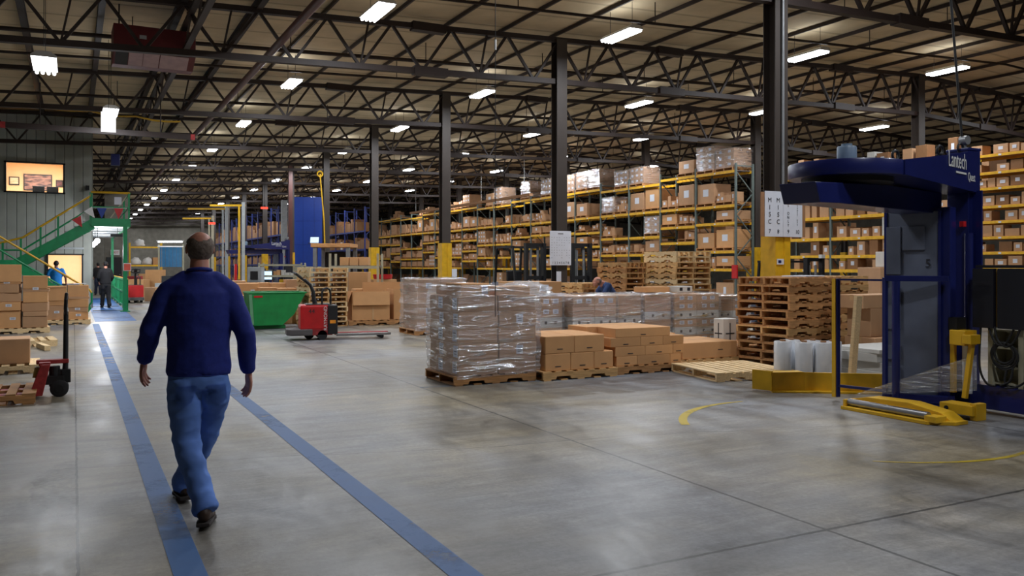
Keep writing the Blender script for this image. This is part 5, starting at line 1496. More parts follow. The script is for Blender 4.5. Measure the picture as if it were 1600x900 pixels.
# ------------------------------------------------------------------ green stair and platform
st = thing('green_stair', 'green steel stair with yellow handrails climbing the office wall', 'stair', (0.53, 31.3, 0))
def SL(x, y, z): return (x - .53, y - 31.3, z)
UPa, UPb = (-1.55, 1.70), (0.53, 3.10)
bm = bmesh.new()
for y in (31.32, 32.38):
    bar(bm, SL(UPa[0] - .1, y, UPa[1] - .12), SL(UPb[0] + .02, y, UPb[1] - .17), .05, .32)
obj('stringer', bm, 'green', st)
bm = bmesh.new()
for i in range(8):
    f = (i + .5) / 8
    box(bm, SL(UPa[0] + (UPb[0] - UPa[0]) * f, 31.85, UPa[1] + (UPb[1] - UPa[1]) * f), (.27, 1.0, .04))
obj('tread', bm, 'grey', st)
bm = bmesh.new(); box(bm, SL(-2.15, 30.85, 1.66), (1.2, 3.1, .1)); box(bm, SL(-2.15, 29.3, 1.6), (1.2, .05, .24)); obj('landing', bm, 'green', st)
LOa, LOb = (-1.62, 1.62), (.42, .12)
bm = bmesh.new()
for y in (29.32, 30.34): bar(bm, SL(LOa[0], y, LOa[1]), SL(LOb[0], y, LOb[1]), .05, .26)
obj('stringer', bm, 'green', st)
bm = bmesh.new()
for i in range(8):
    f = (i + .5) / 8
    box(bm, SL(LOa[0] + (LOb[0] - LOa[0]) * f, 29.83, LOa[1] + (LOb[1] - LOa[1]) * f + .06), (.27, 1.0, .04))
obj('tread', bm, 'grey', st)
for x, y in ((-2.7, 29.3), (-1.6, 29.32), (-2.7, 32.35), (-1.6, 32.35)):
    bm = bmesh.new(); box(bm, SL(x, y, .83), (.1, .1, 1.66)); obj('leg', bm, 'green', st)
# rails
bm = bmesh.new(); tube(bm, [SL(-2.1, 31.3, 2.26), SL(-1.45, 31.3, 2.45), SL(.5, 31.3, 3.86), SL(.52, 31.3, 3.99), SL(1.69, 31.3, 3.99)], .035, 8); obj('handrail', bm, 'yellow', st, smooth=True)
bm = bmesh.new(); tube(bm, [SL(-2.2, 29.3, 2.6), SL(-1.96, 29.3, 2.42), SL(.44, 29.3, .8), SL(.50, 29.3, .7)], .03, 8); obj('handrail', bm, 'yellow', st, smooth=True)
bm = bmesh.new(); tube(bm, [SL(.50, 29.3, .72), SL(.50, 29.3, .42), SL(.44, 29.3, .32), SL(.2, 29.3, .3)], .03, 8); obj('rail_end', bm, 'green', st, smooth=True)
bm = bmesh.new(); tube(bm, [SL(-1.45, 31.3, 2.05), SL(.5, 31.3, 3.45)], .028, 8); tube(bm, [SL(-2.7, 31.3, 2.05), SL(-1.45, 31.3, 2.05)], .028, 8); obj('mid_rail', bm, 'green', st, smooth=True)
bm = bmesh.new(); tube(bm, [SL(-2.0, 29.3, 2.05), SL(.3, 29.3, .5)], .028, 8); obj('mid_rail', bm, 'green', st, smooth=True)
for x, z0, z1 in ((-1.5, 1.7, 2.42), (-.95, 1.95, 2.8), (-.45, 2.3, 3.16), (.5, 2.9, 3.98), (-2.0, 1.7, 2.28)):
    bm = bmesh.new(); box(bm, SL(x, 31.3, (z0 + z1) / 2), (.06, .06, z1 - z0)); obj('rail_post', bm, 'green', st)
pf = thing('green_platform', 'green steel platform with a pale soffit over the blue walkway', 'platform', (1.11, 31.25, 0))
def PL(x, y, z): return (x - 1.11, y - 31.25, z)
bm = bmesh.new(); box(bm, PL(1.11, 31.26, 2.99), (1.18, .05, .27)); box(bm, PL(1.68, 38.0, 2.99), (.05, 13.5, .27)); obj('fascia', bm, 'green', pf)
boxo('soffit', PL(1.11, 38.3, 2.93), (1.12, 14.0, .08), 'white', pf)
bm = bmesh.new()
for y in (33.4, 36, 39, 42): box(bm, PL(1.11, y, 2.87), (1.1, .1, .05))
obj('soffit_beam', bm, 'lightgrey', pf)
boxo('deck', PL(1.11, 38.3, 3.06), (1.12, 14.0, .08), 'grey', pf)
for x, y, z0, z1, w_ in ((1.54, 31.25, 0, 2.86, .13), (1.62, 44.0, 0, 2.86, .11), (.53, 31.3, 3.1, 3.95, .06), (1.66, 31.3, 3.1, 3.98, .06), (1.66, 34.5, 3.1, 3.98, .06), (1.66, 38, 3.1, 3.98, .06)):
    bm = bmesh.new(); box(bm, PL(x, y, (z0 + z1) / 2), (w_, w_, z1 - z0)); obj('post', bm, 'green', pf)
bm = bmesh.new(); tube(bm, [PL(.53, 31.3, 3.5), PL(1.66, 31.3, 3.5), PL(1.66, 44, 3.5)], .026, 8); obj('mid_rail', bm, 'green', pf, smooth=True)
bm = bmesh.new(); tube(bm, [PL(1.69, 31.3, 3.99), PL(1.68, 36, 3.99), PL(1.68, 44, 3.99)], .03, 8); obj('top_rail', bm, 'green', pf, smooth=True)
bm = bmesh.new(); bar(bm, PL(1.1, 31.4, 3.15), PL(1.6, 31.4, 3.9), .04); obj('brace', bm, 'beige', pf)
bm = bmesh.new(); box(bm, PL(1.54, 31.25, .015), (.3, .3, .03)); obj('foot_plate', bm, 'green', pf)
for y, lab in ((33.0, 'small round lamp under the platform soffit, nearest one'), (36.5, 'small round lamp under the platform soffit, second one'), (40.5, 'small round lamp under the platform soffit, farthest one')):
    t = thing('soffit_lamp', lab, 'lamp', (.74, y, 2.42))
    bm = bmesh.new(); bmesh.ops.create_uvsphere(bm, u_segments=16, v_segments=10, radius=.09); obj('globe', bm, 'tube', t, smooth=True)
    bm = bmesh.new(); cyl(bm, (0, 0, .08), (0, 0, .45), .012, n=8); obj('stem', bm, 'black', t)
    ld = bpy.data.lights.new('soffit_light', 'POINT'); ld.energy = 90; ld.color = LAMP_COL; ld.shadow_soft_size = .1
    l = bpy.data.objects.new('soffit_light', ld); C.objects.link(l); l.parent = t; l.location = (.25, 0, -.35)
t = thing('hanging_notice', 'dark hanging notice under the platform soffit', 'sign', (1.38, 33.0, 2.62)); boxo('plate', (0, 0, 0), (.45, .03, .1), 'black', t)
bm = bmesh.new(); cyl(bm, (0, 0, .05), (0, 0, .28), .008, n=6); obj('wire', bm, 'black', t)
t = thing('orange_notice', 'square orange notice on the green platform post', 'sign', (1.6, 31.16, 1.5)); boxo('plate', (0, 0, 0), (.24, .01, .26), 'white', t); boxo('orange_field', (0, -.007, 0), (.2, .006, .22), mat('orange_paint', (226, 96, 76), .6), t)
t = thing('paper_notice', 'white paper hung on the platform railing', 'notice', (1.32, 31.24, 3.72)); boxo('sheet', (0, 0, 0), (.22, .01, .25), 'paper', t)
# pennants on a cord
cd = bmesh.new(); tube(cd, [(-.1, 31.22, 3.0), (.1, 31.22, 3.12), (.5, 31.22, 3.46), (.95, 31.22, 3.47), (1.6, 31.22, 3.48)], .008, 6); tag(obj('bunting_string', cd, 'white', smooth=True), 'white cord strung along the green railing carrying pennants', 'cord')
for x, z, m_, rot, lab in ((.08, 3.12, 'red', .5, 'red pennant on the stair rail'), (.42, 3.42, 'white', .6, 'white pennant at the top of the stair'), (.83, 3.46, 'bluepanel', 0, 'blue pennant on the platform rail'), (1.34, 3.47, 'red', 0, 'red pennant on the platform rail under the white paper')):
    bm = bmesh.new(); prism(bm, [(-.15, 0), (0, -.36), (.15, 0)], .008, Matrix.Rotation(PI / 2, 4, 'X')); o = obj('pennant', bm, m_, None, loc=(x, 31.2, z)); o.rotation_euler = (0.02, -rot, 0); tag(o, lab, 'pennant')
# green railing along the walkway
gr = thing('walkway_railing', 'green railing along the blue walkway under the platform', 'railing', (1.62, 31.5, 0))
for k in range(6):
    bm = bmesh.new(); box(bm, (0, .1 + 2.4 * k, .53), (.07, .07, 1.06)); obj('post', bm, 'green', gr)
for z in (1.05, .6, .1):
    bm = bmesh.new(); box(bm, (0, 6.1, z), (.05, 12.2, .06)); obj('rail', bm, 'green', gr)
bm = bmesh.new()
for k in range(60): box(bm, (0, .2 + .2 * k, .55), (.018, .018, .95))
obj('baluster', bm, 'green', gr)
bm = bmesh.new(); box(bm, (0.01, 6.1, 1.09), (.06, 12.2, .03)); obj('yellow_cap', bm, 'yellow', gr)
for k, y in enumerate((32.2, 35.5)):
    tag(boxo('floor_mat', (0, 0, .009), (.95, .35, .012), 'black'), 'dark mat strip across the blue walkway, %s one' % ('nearer', 'farther')[k], 'mat').location = (1.05, y, 0)

# ------------------------------------------------------------------ cartons on the left
def stack(x, y, spec, what, seed, rz=0.0):
    """spec: list of (w, d, h)"""
    q = random.Random(seed); z = PH
    for k, (w_, d_, h_) in enumerate(spec):
        carton(x + q.uniform(-.02, .02), y + q.uniform(-.02, .02), z, w_, d_, h_, rz + q.uniform(-.05, .05), 'brown carton, %s from the bottom of the %s' % (NTH[k], what), 'cartons of the ' + what, q.choice(('carton', 'carton2')), 'x' if q.random() < .4 else None,
               [('-y', q.uniform(-.1, .1), .02, .12, .06)] if q.random() < .3 else None)
        z += h_ + .002
pallet(-1.12, 22.75, 0, .08, 'pale pallet under the tall ragged carton stacks', None, PALL)
pallet(-2.4, 22.65, 0, .08, 'pale pallet at the picture edge under ragged carton stacks', None, PALL)
stack(-.78, 22.55, [(.5, .5, .26), (.48, .5, .11), (.52, .5, .2), (.5, .48, .25), (.52, .5, .03), (.54, .5, .03), (.5, .4, .3)], 'stack nearest the pallet truck', 1)
stack(-1.3, 22.5, [(.42, .45, .40), (.44, .5, .2), (.46, .5, .2), (.42, .5, .2), (.48, .48, .04), (.5, .48, .40)], 'middle ragged stack', 2)
stack(-1.78, 22.45, [(.42, .45, .24), (.4, .5, .24), (.42, .5, .2), (.44, .48, .2), (.42, .48, .3)], 'ragged stack at the picture edge', 3)
stack(-.8, 23.05, [(.5, .45, .3), (.5, .45, .3), (.5, .4, .35)], 'stack behind the one nearest the pallet truck', 4)
stack(-1.35, 23.05, [(.5, .45, .4), (.5, .45, .35), (.5, .4, .3)], 'stack behind the middle ragged one', 5)
pallet(-.2, 25.5, 0, 0, 'pallet under the two carton stacks by the stair foot', None, PALL)
stack(-.42, 25.35, [(.4, .5, .38), (.42, .5, .12), (.5, .5, .34), (.48, .5, .04)], 'short stack beside the stair foot', 6)
stack(.1, 25.35, [(.5, .5, .2), (.46, .5, .12), (.48, .5, .22), (.5, .5, .06), (.5, .5, .3)], 'stack by the walkway at the stair foot', 7)
stack(-.72, 25.7, [(.3, .3, .1), (.32, .3, .08), (.3, .3, .12), (.3, .3, .07), (.32, .3, .1), (.3, .3, .14)], 'thin pile of flats between the carton stacks', 8)
for k, (x, y, rz_, z) in enumerate(((.0, 25.3, .2, 1.04), (.15, 25.35, -.3, 1.055))):
    tag(boxo('paper_sheet', (0, 0, .006), (.3, .22, .01), 'paper'), 'white paper lying on the stack by the walkway, %s' % ('lower', 'upper')[k], 'paper').location = (x, y, z + .01)
# single carton on a pale pallet, nearer
pallet(-1.05, 14.45, 0, .03, 'pale pallet carrying one carton behind the hand pallet truck', None, PALL)
carton(-1.05, 14.5, PH, .95, .62, .36, .03, 'single wide taped carton on the pale pallet behind the hand truck', None, 'carton2', 'y', [('-y', -.38, .0, .05, .09)])
pallet(-.92, 18.9, 0, .1, 'short pale pallet on the open floor beyond the single carton', None, PALL)
for k in range(1):
    bm = bmesh.new(); box(bm, (0, 0, .05), (.1 + .14 * k, .8, .09)); o = obj('timber_block', bm, 'woodl', None, bevel=.004, loc=(-.5 - .0 + .0 * k, 17.9 + .9 * k, 0.0 if k else 0.0), rz=.2); tag(o, 'pale timber offcut on the floor before the short pale pallet', 'timber')
pallet(-.98, 11.35, .0, 0, 'worn pallet on the forks of the red hand pallet truck', None, PALD)
# hand pallet truck
hj = thing('hand_pallet_truck', 'worn red hand pallet truck with an upright black handle', 'pallet truck', (-.2, 11.4, 0))
bm = bmesh.new(); prism(bm, [(-.26, .04), (-.12, .04), (-.04, .40), (-.14, .40)], .42, Matrix.Translation((0, .21, 0)) @ Matrix.Rotation(PI / 2, 4, 'X')); obj('frame_plate', bm, 'dullred', hj, bevel=.01)
bm = bmesh.new(); box(bm, (-.02, 0, .415), (.34, .1, .05)); box(bm, (-.1, 0, .40), (.12, .36, .04)); obj('top_bracket', bm, 'dullred', hj, bevel=.01)
bm = bmesh.new(); box(bm, (-.19, -.02, .3), (.05, .2, .12), 0, 0, .2); obj('worn_decal', bm, mat('worn_decal', (150, 130, 70), .7, var=.4, scale=30), hj)
for s in (-1, 1):
    bm = bmesh.new(); prism(bm, [(-1.4, s * .2 - .07), (-.22, s * .2 - .075), (-.22, s * .2 + .075), (-1.4, s * .2 + .07)], .05, Matrix.Translation((0, 0, .035))); obj('fork', bm, 'dullred', hj, bevel=.006)
    bm = bmesh.new(); cyl(bm, (-1.25, s * .2 - .04, .037), (-1.25, s * .2 + .04, .037), .037); obj('load_roller', bm, 'rubber', hj)
    bm = bmesh.new(); lathe(bm, [(.03, -.03), (.085, -.03), (.1, -.022), (.1, .022), (.085, .03), (.03, .03)], 28); bmesh.ops.transform(bm, matrix=Matrix.Translation((.05, s * .07, .1)) @ Matrix.Rotation(PI / 2, 4, 'X'), verts=bm.verts); wh = obj('steer_wheel', bm, 'rubber', hj, smooth=True)
    bm = bmesh.new(); cyl(bm, (.05, s * .07 - .035, .1), (.05, s * .07 + .035, .1), .045); obj('hub', bm, 'black', wh, smooth=True)
bm = bmesh.new(); cyl(bm, (.0, 0, .12), (.0, 0, .36), .06, n=18); box(bm, (.0, 0, .2), (.2, .18, .1)); box(bm, (.09, 0, .26), (.12, .1, .12)); obj('hydraulic_pump', bm, 'black', hj, bevel=.006)
bm = bmesh.new(); box(bm, (.12, 0, .24), (.1, .12, .16)); obj('handle_pivot', bm, 'black', hj, bevel=.01)
bm = bmesh.new(); tube(bm, [(.11, 0, .25), (.115, 0, .4), (.12, 0, 1.0)], [.034, .03, .026], 10); hd = obj('handle', bm, 'black', hj, smooth=True)
bm = bmesh.new(); tube(bm, [(.12, 0, .96), (.115, -.1, 1.04), (.12, -.12, 1.14), (.125, -.07, 1.21), (.125, .07, 1.21), (.12, .12, 1.14), (.115, .1, 1.04)], .02, 8, True); obj('grip_loop', bm, 'black', hd, smooth=True)
bm = bmesh.new(); tube(bm, [(.12, .0, 1.0), (.13, .02, 1.06), (.13, .04, 1.12)], .008, 6); obj('release_lever', bm, 'grey', hd, smooth=True)

# ------------------------------------------------------------------ far goods beyond the walking man
x0, y0 = at(203, 46); 
yr = thing('yellow_rack', 'yellow rack with white bags beyond the green platform post', 'rack', (x0, y0, 0), -.02)
for x in (0, 1.6): 
    boxo('upright', (x, 0, 1.4), (.07, .07, 2.8), 'yellow', yr); boxo('upright', (x, .9, 1.4), (.07, .07, 2.8), 'yellow', yr)
for z in (1.55, 2.55): boxo('beam', (.8, 0, z), (1.6, .06, .09), 'rackyellow', yr); boxo('shelf', (.8, .45, z + .03), (1.6, .9, .03), 'woodd', yr)
for k, (dx, z, lab) in enumerate(((.3, 1.6, 'white filled sack, on the lower yellow shelf toward the platform'), (.9, 1.6, 'white filled sack, middle of the lower yellow shelf'), (.5, 2.6, 'pale filled sack lying on the top yellow shelf'))):
    bm = bmesh.new(); bmesh.ops.create_icosphere(bm, subdivisions=3, radius=1)
    for v in bm.verts:
        n1 = noise.noise(v.co * 2 + Vector((k * 3, 0, 0))) * .2
        v.co = Vector((v.co.x * .28 * (1 + n1), v.co.y * .25, max(-.2, v.co.z) * .3 * (1 + n1) + .06))
    o = obj('filled_sack', bm, 'cartonw', None, smooth=True, loc=(x0 + dx, y0 + .4, z + .05)); tag(o, lab, 'sack')
carton(x0 + 1.35, y0 + .4, 1.6, .36, .5, .4, 0, 'brown carton on the lower yellow shelf beside the sacks')
for k in range(4):
    carton(x0 + .26 + .36 * k, y0 + .3, 0, .34, .6, (.9, 1.1, 1.0, .8)[k], 0, 'brown carton on the floor under the yellow rack, %s' % NTH[k], 'cartons under the yellow rack', 'carton')
x, y = at(267, 42)
bs = thing('strip_curtain', 'blue plastic strip curtain on a white lit frame behind the man', 'curtain', (x, y, 0), -YAW)
for k in range(12):
    bm = bmesh.new(); box(bm, (-.5 + .09 * k, .02 * (k % 2), 1.98), (.085, .006, 1.0)); obj('strip', bm, 'blue_strip', bs)
for s in (-.6, .62): boxo('post', (s, 0, 1.3), (.06, .06, 2.6), 'beige', bs)
boxo('top_rail', (0.0, 0, 2.5), (1.3, .08, .06), 'white', bs); boxo('lamp_housing', (0.0, -.1, 2.78), (1.3, .14, .06), 'white', bs)
bm = bmesh.new(); cyl(bm, (-.6, -.1, 2.73), (.6, -.1, 2.73), .03, n=10); obj('lamp_tube', bm, 'tube', bs)
for k, (u, d_, w_, h_, lab, m_) in enumerate(((216, 40, .8, .9, 'brown carton block behind the small red pallet truck', 'carton'), (243, 41, .7, 1.35, 'large brown carton under the blue strip curtain', 'carton'), (205, 44, .9, 1.0, 'red sided carton block by the platform post', 'dullred'), (262, 39, .9, .75, 'pale grey bin block before the strip curtain', 'lightgrey'), (282, 36, .9, .85, 'white crate heap beside the walking man', 'cartonw'), (240, 37, .5, .6, 'small brown carton on the floor left of the walking man', 'carton2'))):
    x, y = at(u, d_); carton(x, y, 0, w_, .7, h_, -YAW, lab, None, m_)
for k, u in enumerate((262, 277)):
    x, y = at(u, 39.3); carton(x, y, .752, .42, .4, .32, -YAW, 'dark open tote on the pale bin block, %s' % ('first', 'second')[k], 'dark totes', 'black', name='plastic_tote')
x, y = at(211, 35.5)
p2_ = copy_tree(pj); p2_.location = (x, y, 0); p2_.rotation_euler.z = PI / 2; p2_['label'] = 'second red electric pallet truck parked beyond the green railing'
# ------------------------------------------------------------------ overhead things on the left
uh = thing('unit_heater', 'maroon unit heater box hung under the roof near the walkway', 'heater', (1.58, 20.3, 6.32), .02)
bm = bmesh.new(); prism(bm, [(-.35, -.14), (.1, -.36), (.45, -.36), (.45, .42), (-.35, .42)], 1.66, Matrix.Translation((-.83, 0, 0)) @ Matrix.Rotation(PI / 2, 4, 'Z') @ Matrix.Rotation(PI / 2, 4, 'X')); obj('casing', bm, 'maroon', uh, bevel=.008)
sl = Vector((0, .45, -.22)).normalized()
for k, m_ in enumerate(('black', 'lightgrey', 'lightgrey', 'lightgrey')):
    w_ = (.25, .28, .32, .58)[k]; x_ = (-.66, -.38, -.07, .40)[k]
    bm = bmesh.new(); box(bm, (x_, -.135, -.258), (w_, .46, .012), 0, -.455); obj('grille_panel', bm, mat('pink_grey_panel', (176, 150, 152), .5) if m_ != 'black' else 'black', uh)
for s in (-.7, .7):
    bm = bmesh.new(); cyl(bm, (s, 0, .42), (s, 0, z_deck(1.58) - 6.32), .015, n=8); obj('hanger_rod', bm, 'black', uh)
bm = bmesh.new(); box(bm, (-.25, -.36, .18), (.14, .01, .08)); obj('name_plate', bm, 'lightgrey', uh)
cb = thing('crane_rail', 'dark horizontal rail beam with red end caps across the walkway', 'beam', (.7, 26.0, 5.27), 0, None, 'thing')
boxo('rail_beam', (0, 0, 0), (4.6, .13, .15), 'steel', cb)
for s in (-1, 1): boxo('red_end', (s * 2.36, 0, 0), (.12, .14, .155), 'dullred', cb)
for s in (-1.5, 1.5):
    bm = bmesh.new(); cyl(bm, (s, 0, .08), (s, 0, z_bot(.7) + .5 - 5.27), .015, n=8); obj('hanger_rod', bm, 'steel', cb)
pts = []
for k in range(25):
    x = -2.0 + .2 * k; z = 6.0 + .0 * k - .06 * abs(math.sin((x + 2.0) * PI / 1.2)) - .05 * max(0, x)
    pts.append((x, 26.7, z - .05))
bm = bmesh.new(); tube(bm, pts, .028, 8); tag(obj('festoon_cable', bm, mat('ochre_cable', (190, 150, 40), .5), smooth=True), 'yellow cable sagging in loops across the walkway under the truss', 'cable')
fan = thing('wall_box', 'small blue hanging flag box below the roof by the office corner', 'box', (1.35, 34.0, 5.4)); boxo('casing', (0, 0, 0), (.3, .2, .42), 'navy', fan, .02)
bm = bmesh.new(); cyl(bm, (0, 0, .2), (0, 0, z_deck(1.35) - 5.4), .012, n=8); obj('rod', bm, 'black', fan)
bm = bmesh.new(); box(bm, (0, 0, 0), (.12, .1, .16)); bh = obj('horn', bm, 'black', None, loc=(.45, OY - .06, 4.4)); tag(bh, 'small dark horn on the ribbed office wall near the platform', 'horn')

# ------------------------------------------------------------------ people
def chain(bm, rings, ref=(1, 0, 0), n=22, round_ends=True):
    """closed tube through rings (centre, rx, ry); rx lies along ref"""
    cs = [Vector(r[0]) for r in rings]
    k = len(cs)
    refv = Vector(ref)
    R = []
    seq = []
    for i in range(k):
        t = (cs[min(i + 1, k - 1)] - cs[max(i - 1, 0)]).normalized()
        seq.append((cs[i], rings[i][1], rings[i][2], t))
    if round_ends:
        c, a, b, t = seq[0]; seq = [(c - t * min(a, b) * .7, a * .45, b * .45, t), (c - t * min(a, b) * .42, a * .8, b * .8, t)] + seq
        c, a, b, t = seq[-1]; seq = seq + [(c + t * min(a, b) * .42, a * .8, b * .8, t), (c + t * min(a, b) * .7, a * .45, b * .45, t)]
    for c, a, b, t in seq:
        x = (refv - t * refv.dot(t))
        if x.length < .05: x = Vector((0, 1, 0)) - t * t.y
        x.normalize(); y = t.cross(x)
        R.append([bm.verts.new(c + x * a * math.cos(2 * PI * j / n) + y * b * math.sin(2 * PI * j / n)) for j in range(n)])
    for A, B in zip(R, R[1:]):
        for j in range(n): bm.faces.new((A[j], A[(j + 1) % n], B[(j + 1) % n], B[j]))
    bm.faces.new(R[0][::-1]); bm.faces.new(R[-1])
def ball(bm, c, r, sub=3, sc=(1, 1, 1), rot=None):
    m = Matrix.Translation(c) @ (rot or Matrix()) @ Matrix.Diagonal((*sc, 1))
    bmesh.ops.create_icosphere(bm, subdivisions=sub, radius=r, matrix=m)
def fuse(name, bm, m, voxel, parent, smooth_it=4, fold=0.0, fscale=(6, 6, 14), seed=0):
    bmesh.ops.recalc_face_normals(bm, faces=bm.faces)
    me = bpy.data.meshes.new(name); bm.to_mesh(me); bm.free()
    tmp = bpy.data.objects.new(name, me); C.objects.link(tmp)
    md = tmp.modifiers.new('r', 'REMESH'); md.mode = 'VOXEL'; md.voxel_size = voxel
    sm = tmp.modifiers.new('s', 'SMOOTH'); sm.iterations = smooth_it; sm.factor = .5
    bpy.context.view_layer.update()
    out = bpy.data.meshes.new_from_object(tmp.evaluated_get(bpy.context.evaluated_depsgraph_get()))
    bpy.data.objects.remove(tmp); bpy.data.meshes.remove(me)
    if fold:
        ns = [v.normal.copy() for v in out.vertices]
        for v, nn in zip(out.vertices, ns):
            p = Vector((v.co.x * fscale[0], v.co.y * fscale[1], v.co.z * fscale[2])) + Vector((seed, seed, seed))
            a = 1 - abs(noise.noise(p)) * 2
            v.co += nn * fold * (a * .7 + noise.noise(p * 2.1) * .4)
    out.materials.clear(); out.materials.append(M_[m] if isinstance(m, str) else m)
    for p in out.polygons: p.use_smooth = True
    return put(name, out, parent)

M_['skin'] = mat('skin', (196, 134, 112), .5, var=.07, scale=14)
M_['skin2'] = mat('skin_dark', (120, 78, 60), .5, var=.06)
M_['greyhair'] = mat('grey_brown_hair', (112, 98, 88), .8, var=.3, scale=60, bump=.4)
M_['blackhair'] = mat('black_hair', (22, 18, 18), .7)
M_['sweater'] = mat('blue_knit', (34, 48, 136), .85, var=.10, scale=40, bump=.15)
M_['jeans'] = mat('denim', (100, 138, 214), .85, var=.16, scale=7, bump=.1)
M_['shoe'] = mat('brown_shoe_leather', (66, 48, 38), .55, var=.2)
M_['sole'] = mat('shoe_sole', (52, 46, 44), .8)
M_['bluetee'] = mat('bright_blue_shirt', (20, 120, 200), .8)
M_['slate'] = mat('slate_blue_shirt', (42, 66, 112), .8)
M_['blackcloth'] = mat('black_cloth', (26, 24, 28), .85)
M_['darkjeans'] = mat('dark_jeans', (38, 44, 66), .85)

def lerp(a, b, t): return Vector(a) * (1 - t) + Vector(b) * t
def head(bm, c, yaw=0.0, pitch=0.0, s=1.0):
    """head facing +y (turned by yaw, tipped by pitch); c = centre of the skull"""
    R = Matrix.Translation(c) @ Matrix.Rotation(yaw, 4, 'Z') @ Matrix.Rotation(pitch, 4, 'X') @ Matrix.Diagonal((s, s, s, 1))
    t = bmesh.new()
    ball(t, (0, -.012, .02), .078, 3, (1.0, 1.2, 1.08))
    ball(t, (0, .02, -.03), .062, 3, (.98, 1.15, 1.15))
    ball(t, (0, .058, -.085), .032, 3, (1.1, .8, .8))
    ball(t, (0, .04, -.06), .052, 3, (1.0, .95, .9))
    ball(t, (0, .098, -.025), .014, 2, (.9, 1.1, 1.3)); ball(t, (0, .09, 0.0), .010, 2, (.8, 1, 1.8))
    ball(t, (0, .082, -.062), .015, 2, (1.5, .6, .45))
    for sx in (-1, 1):
        ball(t, (sx * .078, -.008, -.005), .026, 2, (.32, .75, 1.2), Matrix.Rotation(sx * .3, 4, 'Z'))
        ball(t, (sx * .03, .072, .025), .018, 2, (1.3, .6, .5))
        ball(t, (sx * .04, .055, -.03), .025, 2, (1, .8, .9))
    bmesh.ops.transform(t, matrix=R, verts=t.verts)
    me = bpy.data.meshes.new('t'); t.to_mesh(me); t.free(); bm.from_mesh(me); bpy.data.meshes.remove(me)
    return R
def hand(bm, wrist, d, palm_n, side, s=1.0, curl=.5):
    """hand hanging from the wrist along d; palm_n = the way the palm faces; side +1: thumb on the d x palm_n side"""
    d = Vector(d).normalized(); pn = Vector(palm_n); pn = (pn - d * pn.dot(d)).normalized(); w = d.cross(pn) * side
    W = Vector(wrist)
    chain(bm, [(W - d * .02, .026 * s, .022 * s), (W + d * .02 * s, .03 * s, .02 * s), (W + d * .055 * s, .040 * s, .018 * s), (W + d * .092 * s, .041 * s, .015 * s)], ref=w, n=14)
    for k, ln in enumerate((.072, .08, .075, .06)):
        o = (.030 - .0205 * k)
        p = W + d * .09 * s + w * o * s
        c1 = curl * (1 + .12 * k)
        d1 = (d * math.cos(c1 * .5) + pn * math.sin(c1 * .5) + w * (.06 - .04 * k)).normalized()
        d2 = (d * math.cos(c1 * 1.1) + pn * math.sin(c1 * 1.1)).normalized()
        d3 = (d * math.cos(c1 * 1.6) + pn * math.sin(c1 * 1.6)).normalized()
        a = p + d1 * ln * .45 * s; b = a + d2 * ln * .32 * s; c = b + d3 * ln * .26 * s
        chain(bm, [(p - d * .015, .0092 * s, .0092 * s), (p, .0092 * s, .0092 * s), (a, .0086 * s, .0086 * s), (b, .008 * s, .008 * s), (c, .0068 * s, .0068 * s)], ref=w, n=10)
    p = W + d * .03 * s + w * .026 * s
    a = p + (d * .6 + w * .7 + pn * .25).normalized() * .038 * s; b = a + (d * .9 + w * .25 + pn * .3).normalized() * .032 * s; c = b + (d * .95 + pn * .35).normalized() * .024 * s
    chain(bm, [(p - w * .012, .013 * s, .013 * s), (p, .0125 * s, .0125 * s), (a, .0105 * s, .0105 * s), (b, .0095 * s, .0095 * s), (c, .0078 * s, .0078 * s)], ref=pn, n=10)

